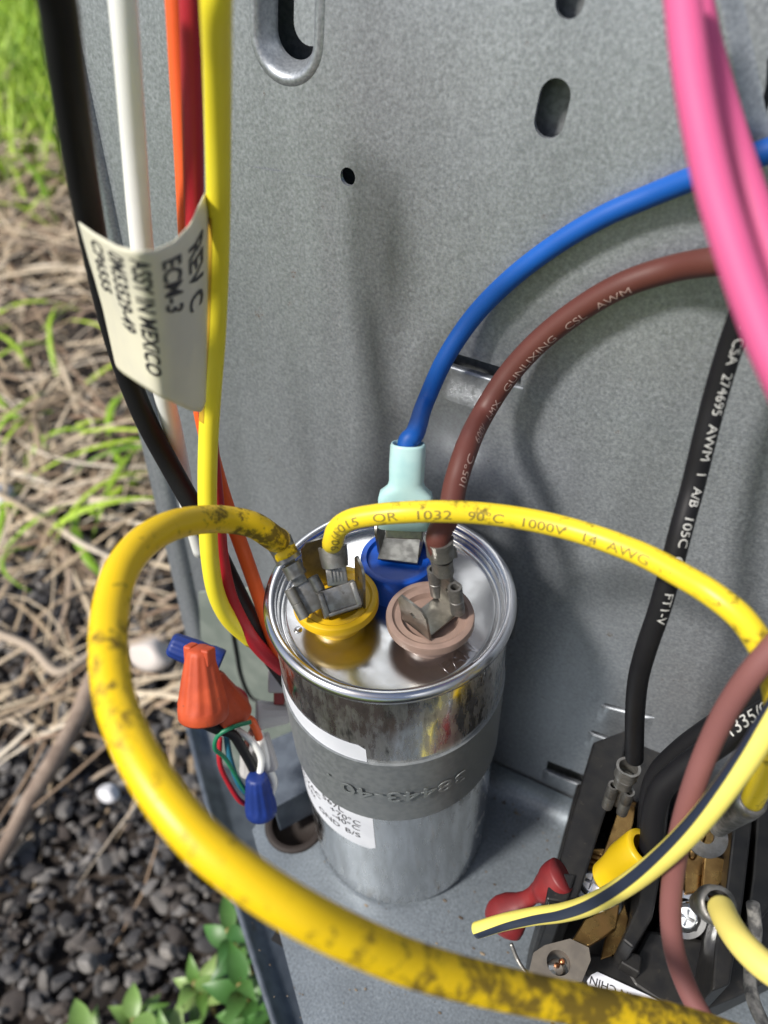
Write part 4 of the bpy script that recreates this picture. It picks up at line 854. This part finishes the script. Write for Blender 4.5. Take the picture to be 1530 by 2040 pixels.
def rand_mat(name, cols, rough=.8, sub=0.):
    """colour picked per loose piece from an attribute"""
    m, t, b = node_mat(name); N, K = t.nodes, t.links; b.inputs['Roughness'].default_value = rough
    at = N.new('ShaderNodeAttribute'); at.attribute_name = 'tone'; cr = N.new('ShaderNodeValToRGB'); e = cr.color_ramp.elements
    e[0].position = 0; e[0].color = (*cols[0], 1); e[1].position = 1; e[1].color = (*cols[-1], 1)
    for k, c in enumerate(cols[1:-1]): q = e.new((k+1)/(len(cols)-1)); q.color = (*c, 1)
    K.new(at.outputs['Fac'], cr.inputs[0])
    tc = N.new('ShaderNodeTexCoord'); n = N.new('ShaderNodeTexNoise'); n.inputs['Scale'].default_value = 180; n.inputs['Detail'].default_value = 5; K.new(tc.outputs['Object'], n.inputs[0])
    mr = N.new('ShaderNodeMapRange'); mr.inputs[3].default_value = .6; mr.inputs[4].default_value = 1.35; K.new(n.outputs[0], mr.inputs[0])
    vm = N.new('ShaderNodeVectorMath'); vm.operation = 'SCALE'; K.new(cr.outputs[0], vm.inputs[0]); K.new(mr.outputs[0], vm.inputs['Scale']); K.new(vm.outputs[0], b.inputs['Base Color'])
    if sub:
        b.inputs['Subsurface Weight'].default_value = sub; b.inputs['Subsurface Radius'].default_value = (.002, .003, .001)
    return m
def mesh_np(name, V, F, tone, m, **kw):
    me = bpy.data.meshes.new(name); me.from_pydata((V*S).tolist(), [], F.tolist()); me.update()
    at = me.attributes.new('tone', 'FLOAT', 'POINT'); at.data.foreach_set('value', tone.astype(np.float32)); return me
# gravel
b_ = bmesh.new(); bmesh.ops.create_icosphere(b_, subdivisions=2, radius=1); iv = np.array([v.co[:] for v in b_.verts]); ifc = np.array([[v.index for v in f.verts] for f in b_.faces]); b_.free()
def stones(name, n, xr, yr, smin, smax, m, lift=0., dens=None, label=None):
    Vs, Fs, Ts = [], [], []; c = 0; k = 0
    while k < n:
        x, y = rng.uniform(*xr), rng.uniform(*yr)
        if dens and rng.random() > dens(x, y): n -= 1 if rng.random() < .5 else 0; continue
        s_ = smin*(smax/smin)**(rng.random()**1.6)
        sc = np.array([1, rng.uniform(.6, .95), rng.uniform(.45, .75)])*s_
        v = iv.copy()
        for _ in range(9):                   # chipped faces
            d = nrm(rng.normal(size=3)); h = rng.uniform(.38, .72); dd = v@d; v -= np.maximum(dd-h, 0)[:, None]*d
        v *= sc; A = rng.uniform(0, 6.28); T_ = rng.normal()*.45; ca, sa = math.cos(A), math.sin(A)
        v = v@np.array([[1, 0, 0], [0, math.cos(T_), -math.sin(T_)], [0, math.sin(T_), math.cos(T_)]]).T@np.array([[ca, -sa, 0], [sa, ca, 0], [0, 0, 1]]).T
        v += np.array([x, y, GZ-.75+lift+rng.uniform(0, .9)]); Vs.append(v); Fs.append(ifc+c); c += len(iv); Ts.append(np.full(len(iv), rng.random())); k += 1
    me = mesh_np(name, np.concatenate(Vs), np.concatenate(Fs), np.concatenate(Ts), m); o = link(name, me, m, None, False)
    try: me.polygons.foreach_set('use_smooth', [True]*len(me.polygons)); me.set_sharp_from_angle(angle=math.radians(28))
    except Exception: pass
    return tag(o, label, None, None, 'stuff')
gm = rand_mat('gravel_stone', [(.028, .027, .028), (.06, .057, .058), (.10, .095, .093), (.14, .13, .12), (.07, .055, .047), (.035, .033, .034), (.12, .115, .113), (.26, .24, .22)], .75)
stones('gravel', 9000, (-50, 0), (-15, 34), .24, .85, gm, dens=lambda x, y: 1 if y < 16 else .4, label='dark grey gravel on the ground left of the cabinet')
# dry straw and green blades
def blades(name, n, place, length, width, m, up, curl, label, droop=0., seg=6, fold=.25):
    Vs, Fs, Ts = [], [], []; c = 0
    for _ in range(n):
        x, y = place(); L = rng.uniform(*length); W = rng.uniform(*width); az = rng.uniform(0, 2*math.pi); el = rng.uniform(*up)
        p = np.array([x, y, GZ-.3+rng.uniform(0, 1.2)]); tn = rng.random(); cz = rng.normal()*curl; z0 = p[2]; cv = []
        for k in range(seg+1):
            f_ = k/seg; d = np.array([math.cos(az)*math.cos(el), math.sin(az)*math.cos(el), math.sin(el)]); sd = np.array([-math.sin(az), math.cos(az), 0]); nn = np.cross(d, sd)
            w_ = W*(1-f_**2.5)*.5+.01; cv += [p-sd*w_+nn*w_*fold*-1, p+nn*w_*fold, p+sd*w_+nn*w_*fold*-1]
            p = p+d*L/seg; p[2] = max(p[2], GZ-.4); az += cz/seg; el -= droop/seg
        Vs.append(np.array(cv)); q = []
        for k in range(seg):
            a = c+3*k; q += [(a, a+1, a+4, a+3), (a+1, a+2, a+5, a+4)]
        Fs.append(np.array(q)); c += len(cv); Ts.append(np.full(len(cv), tn))
    me = mesh_np(name, np.concatenate(Vs), np.concatenate(Fs), np.concatenate(Ts), m); o = link(name, me, m, None, True); return tag(o, label, None, None, 'stuff')
def gpix(x0, x1, y0, y1):                    # random spot on the ground seen inside a picture window
    def f_():
        p = onz(rng.uniform(x0, x1), rng.uniform(y0, y1), GZ); return p[0], p[1]
    return f_
straw = rand_mat('dry_straw', [(.16, .11, .07), (.44, .34, .22), (.68, .57, .41), (.24, .15, .09), (.80, .71, .56)], .6)
gr = rand_mat('green_blade', [(.14, .28, .015), (.28, .46, .03), (.44, .60, .05), (.20, .34, .03)], .5, .1)
blades('dry_straw', 680, gpix(-160, 520, 380, 1080), (5, 20), (.08, .6), straw, (-.05, .35), .7, 'pale dry straw lying over the gravel', droop=.5)
blades('dry_straw', 1100, gpix(-360, 480, 170, 560), (8, 26), (.2, .9), straw, (-.05, .6), .8, 'pale dry straw at the edge of the lawn', droop=.7)
blades('dry_straw', 150, gpix(-120, 420, 1060, 1500), (4, 16), (.1, .4), straw, (-.05, .25), .6, 'few dry straws on the dark gravel', droop=.4)
blades('green_grass', 45, gpix(-60, 420, 640, 1120), (7, 18), (.4, .9), gr, (.1, .9), .8, 'sparse green grass blades among the straw', droop=1.3, seg=8)
def lawn():
    for _ in range(50):
        x, y = -rng.uniform(60, 420), rng.uniform(20, 420)
        if math.hypot(x, y) > 140+rng.normal()*12: return x, y
    return x, y
blades('lawn_grass', 26000, lawn, (7, 18), (.4, .9), gr, (.6, 1.5), .6, 'bright green lawn at the upper left', droop=.9, seg=3)
def lawn2():
    a = rng.uniform(0, 2*math.pi); r_ = rng.uniform(110, 380); return r_*math.cos(a), r_*math.sin(a)
def lawn3(): return rng.uniform(-120, 140), -rng.uniform(75, 170)
blades('lawn_grass', 3500, lawn3, (7, 14), (.6, 1.1), gr, (.6, 1.5), .6, 'green lawn in front of the cabinet', droop=.9, seg=2)
blades('lawn_grass', 9000, lawn2, (7, 16), (.6, 1.2), gr, (.6, 1.5), .6, 'green lawn around the yard', droop=.9, seg=2)
blades('green_grass', 420, gpix(-60, 190, 60, 230), (8, 20), (.5, 1.0), gr, (.4, 1.4), .8, 'green grass tuft at the lawn edge', droop=1.0, seg=6)
# fallen stick
sp_ = [onz(190, 1345, GZ+1.4), onz(150, 1440, GZ+1.3), onz(105, 1520, GZ+1.5), onz(62, 1590, GZ+1.2), onz(10, 1690, GZ+1.1), onz(-60, 1800, GZ+1)]
so_, sp2 = tube('twig', sp_, .62, mk('dry_twig', (.34, .26, .20), .8, 0, (.22, .16, .12), nscale=80, bump=.5), None, seg=12, r1=.42); tag(so_, 'long pale brown twig lying on the gravel at the left', 'twig')
so_, sp2 = tube('twig', [onz(x, y, GZ+1.5) for x, y in ((-40, 1250), (60, 1290), (120, 1340), (190, 1300), (330, 1270))], .3, mk('thin_twig', (.42, .34, .26), .8), None, seg=10); tag(so_, 'thin twig crossing behind the yellow loop', 'twig')
# pale stones
def pale(x, y, r_, lab, c=(.62, .62, .64)):
    bm = bmesh.new(); bmesh.ops.create_icosphere(bm, subdivisions=3, radius=1)
    for v in bm.verts:
        for d in ((.7, .5, .5), (-.6, .3, .7), (0, -.8, .6)): d = Vector(d).normalized(); e = v.co.dot(d)-.72; v.co -= d*max(e, 0)
        v.co = Vector((v.co.x*r_*1.2, v.co.y*r_*.9, v.co.z*r_*.7))+Vector(onz(x, y, GZ+1))
    o = from_bm('pale_stone', bm, mk('pale_stone', c, .5), smooth=True); tag(o, lab, 'stone')
pale(216, 1580, .62, 'small bright white stone on the dark gravel'); pale(300, 1300, 1.5, 'large pale stone behind the blue wire nut', (.55, .5, .46)); pale(-5, 990, 1.6, 'white stone at the left picture edge')
pale(175, 1918, .5, 'light grey oval stone near the bottom left', (.17, .16, .15)); pale(335, 1895, .42, 'upright pale stone near the leafy weed', (.2, .185, .17))
# leafy weeds
leafm = rand_mat('weed_leaf', [(.08, .19, .03), (.15, .27, .06), (.24, .35, .11)], .45, .15); leafd = rand_mat('leaf_painted_shade', [(.03, .10, .02), (.05, .15, .03), (.08, .18, .04)], .45)  # second leaf material has shade put into its darker greens
stem_m = mk('weed_stem', (.20, .17, .05), .6)
def leaf_mesh(L, W, tn, m):
    V, F = [], []; n_ = 8
    for k in range(n_+1):
        f_ = k/n_; w_ = W*math.sin(math.pi*min(1, f_**.75))*.5+.01; z = .18*L*math.sin(f_*2.2)-.25*L*f_*f_
        V += [(f_*L, -w_, z+w_*.35), (f_*L, 0, z), (f_*L, w_, z+w_*.35)]
    for k in range(n_): a = 3*k; F += [(a, a+1, a+4, a+3), (a+1, a+2, a+5, a+4)]
    me = mesh_np('leaf', np.array(V), np.array(F), np.full(len(V), tn), m); me.materials.append(m); me.polygons.foreach_set('use_smooth', [True]*len(me.polygons)); return me
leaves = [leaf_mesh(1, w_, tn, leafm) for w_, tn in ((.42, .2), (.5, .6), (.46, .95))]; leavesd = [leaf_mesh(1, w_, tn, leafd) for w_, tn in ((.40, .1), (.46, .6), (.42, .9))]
def weed(x, y, h, n, L, lab, lv):
    n = int(n*1.5)
    base = onz(x, y, GZ+.2+h); base[2] = GZ; t = thing('leafy_weed', base, lab, 'weed', 'small weeds by the cabinet')
    tube('stem', [base, base+vec(.2, .1, h*.5), base+vec(0, 0, h)], .12, stem_m, t, seg=8)
    for k in range(n):
        o = bpy.data.objects.new('leaf', random.choice(lv)); col.objects.link(o); o.parent = t
        a = k*2.4+random.uniform(-.2, .2); f_ = 1-(k/n)*.65; s_ = L*random.uniform(.75, 1.15)
        s_ *= .52; o.location = (0, 0, h*f_*S); o.rotation_euler = (random.uniform(-.3, .3), random.uniform(-.75, .1), a); o.scale = (s_, s_, s_)
weed(385, 1955, 5, 8, 3.2, 'pale green leafy weed at the bottom, left of the base pan', leaves)
weed(262, 2030, 4, 8, 3.4, 'green weed at the bottom edge, left of the pale one', leaves)
weed(160, 2065, 4, 7, 3.2, 'yellow green weed at the bottom edge further left', leaves)
weed(330, 2075, 4.5, 7, 3.2, 'weed with broad leaves cut by the bottom edge', leaves)
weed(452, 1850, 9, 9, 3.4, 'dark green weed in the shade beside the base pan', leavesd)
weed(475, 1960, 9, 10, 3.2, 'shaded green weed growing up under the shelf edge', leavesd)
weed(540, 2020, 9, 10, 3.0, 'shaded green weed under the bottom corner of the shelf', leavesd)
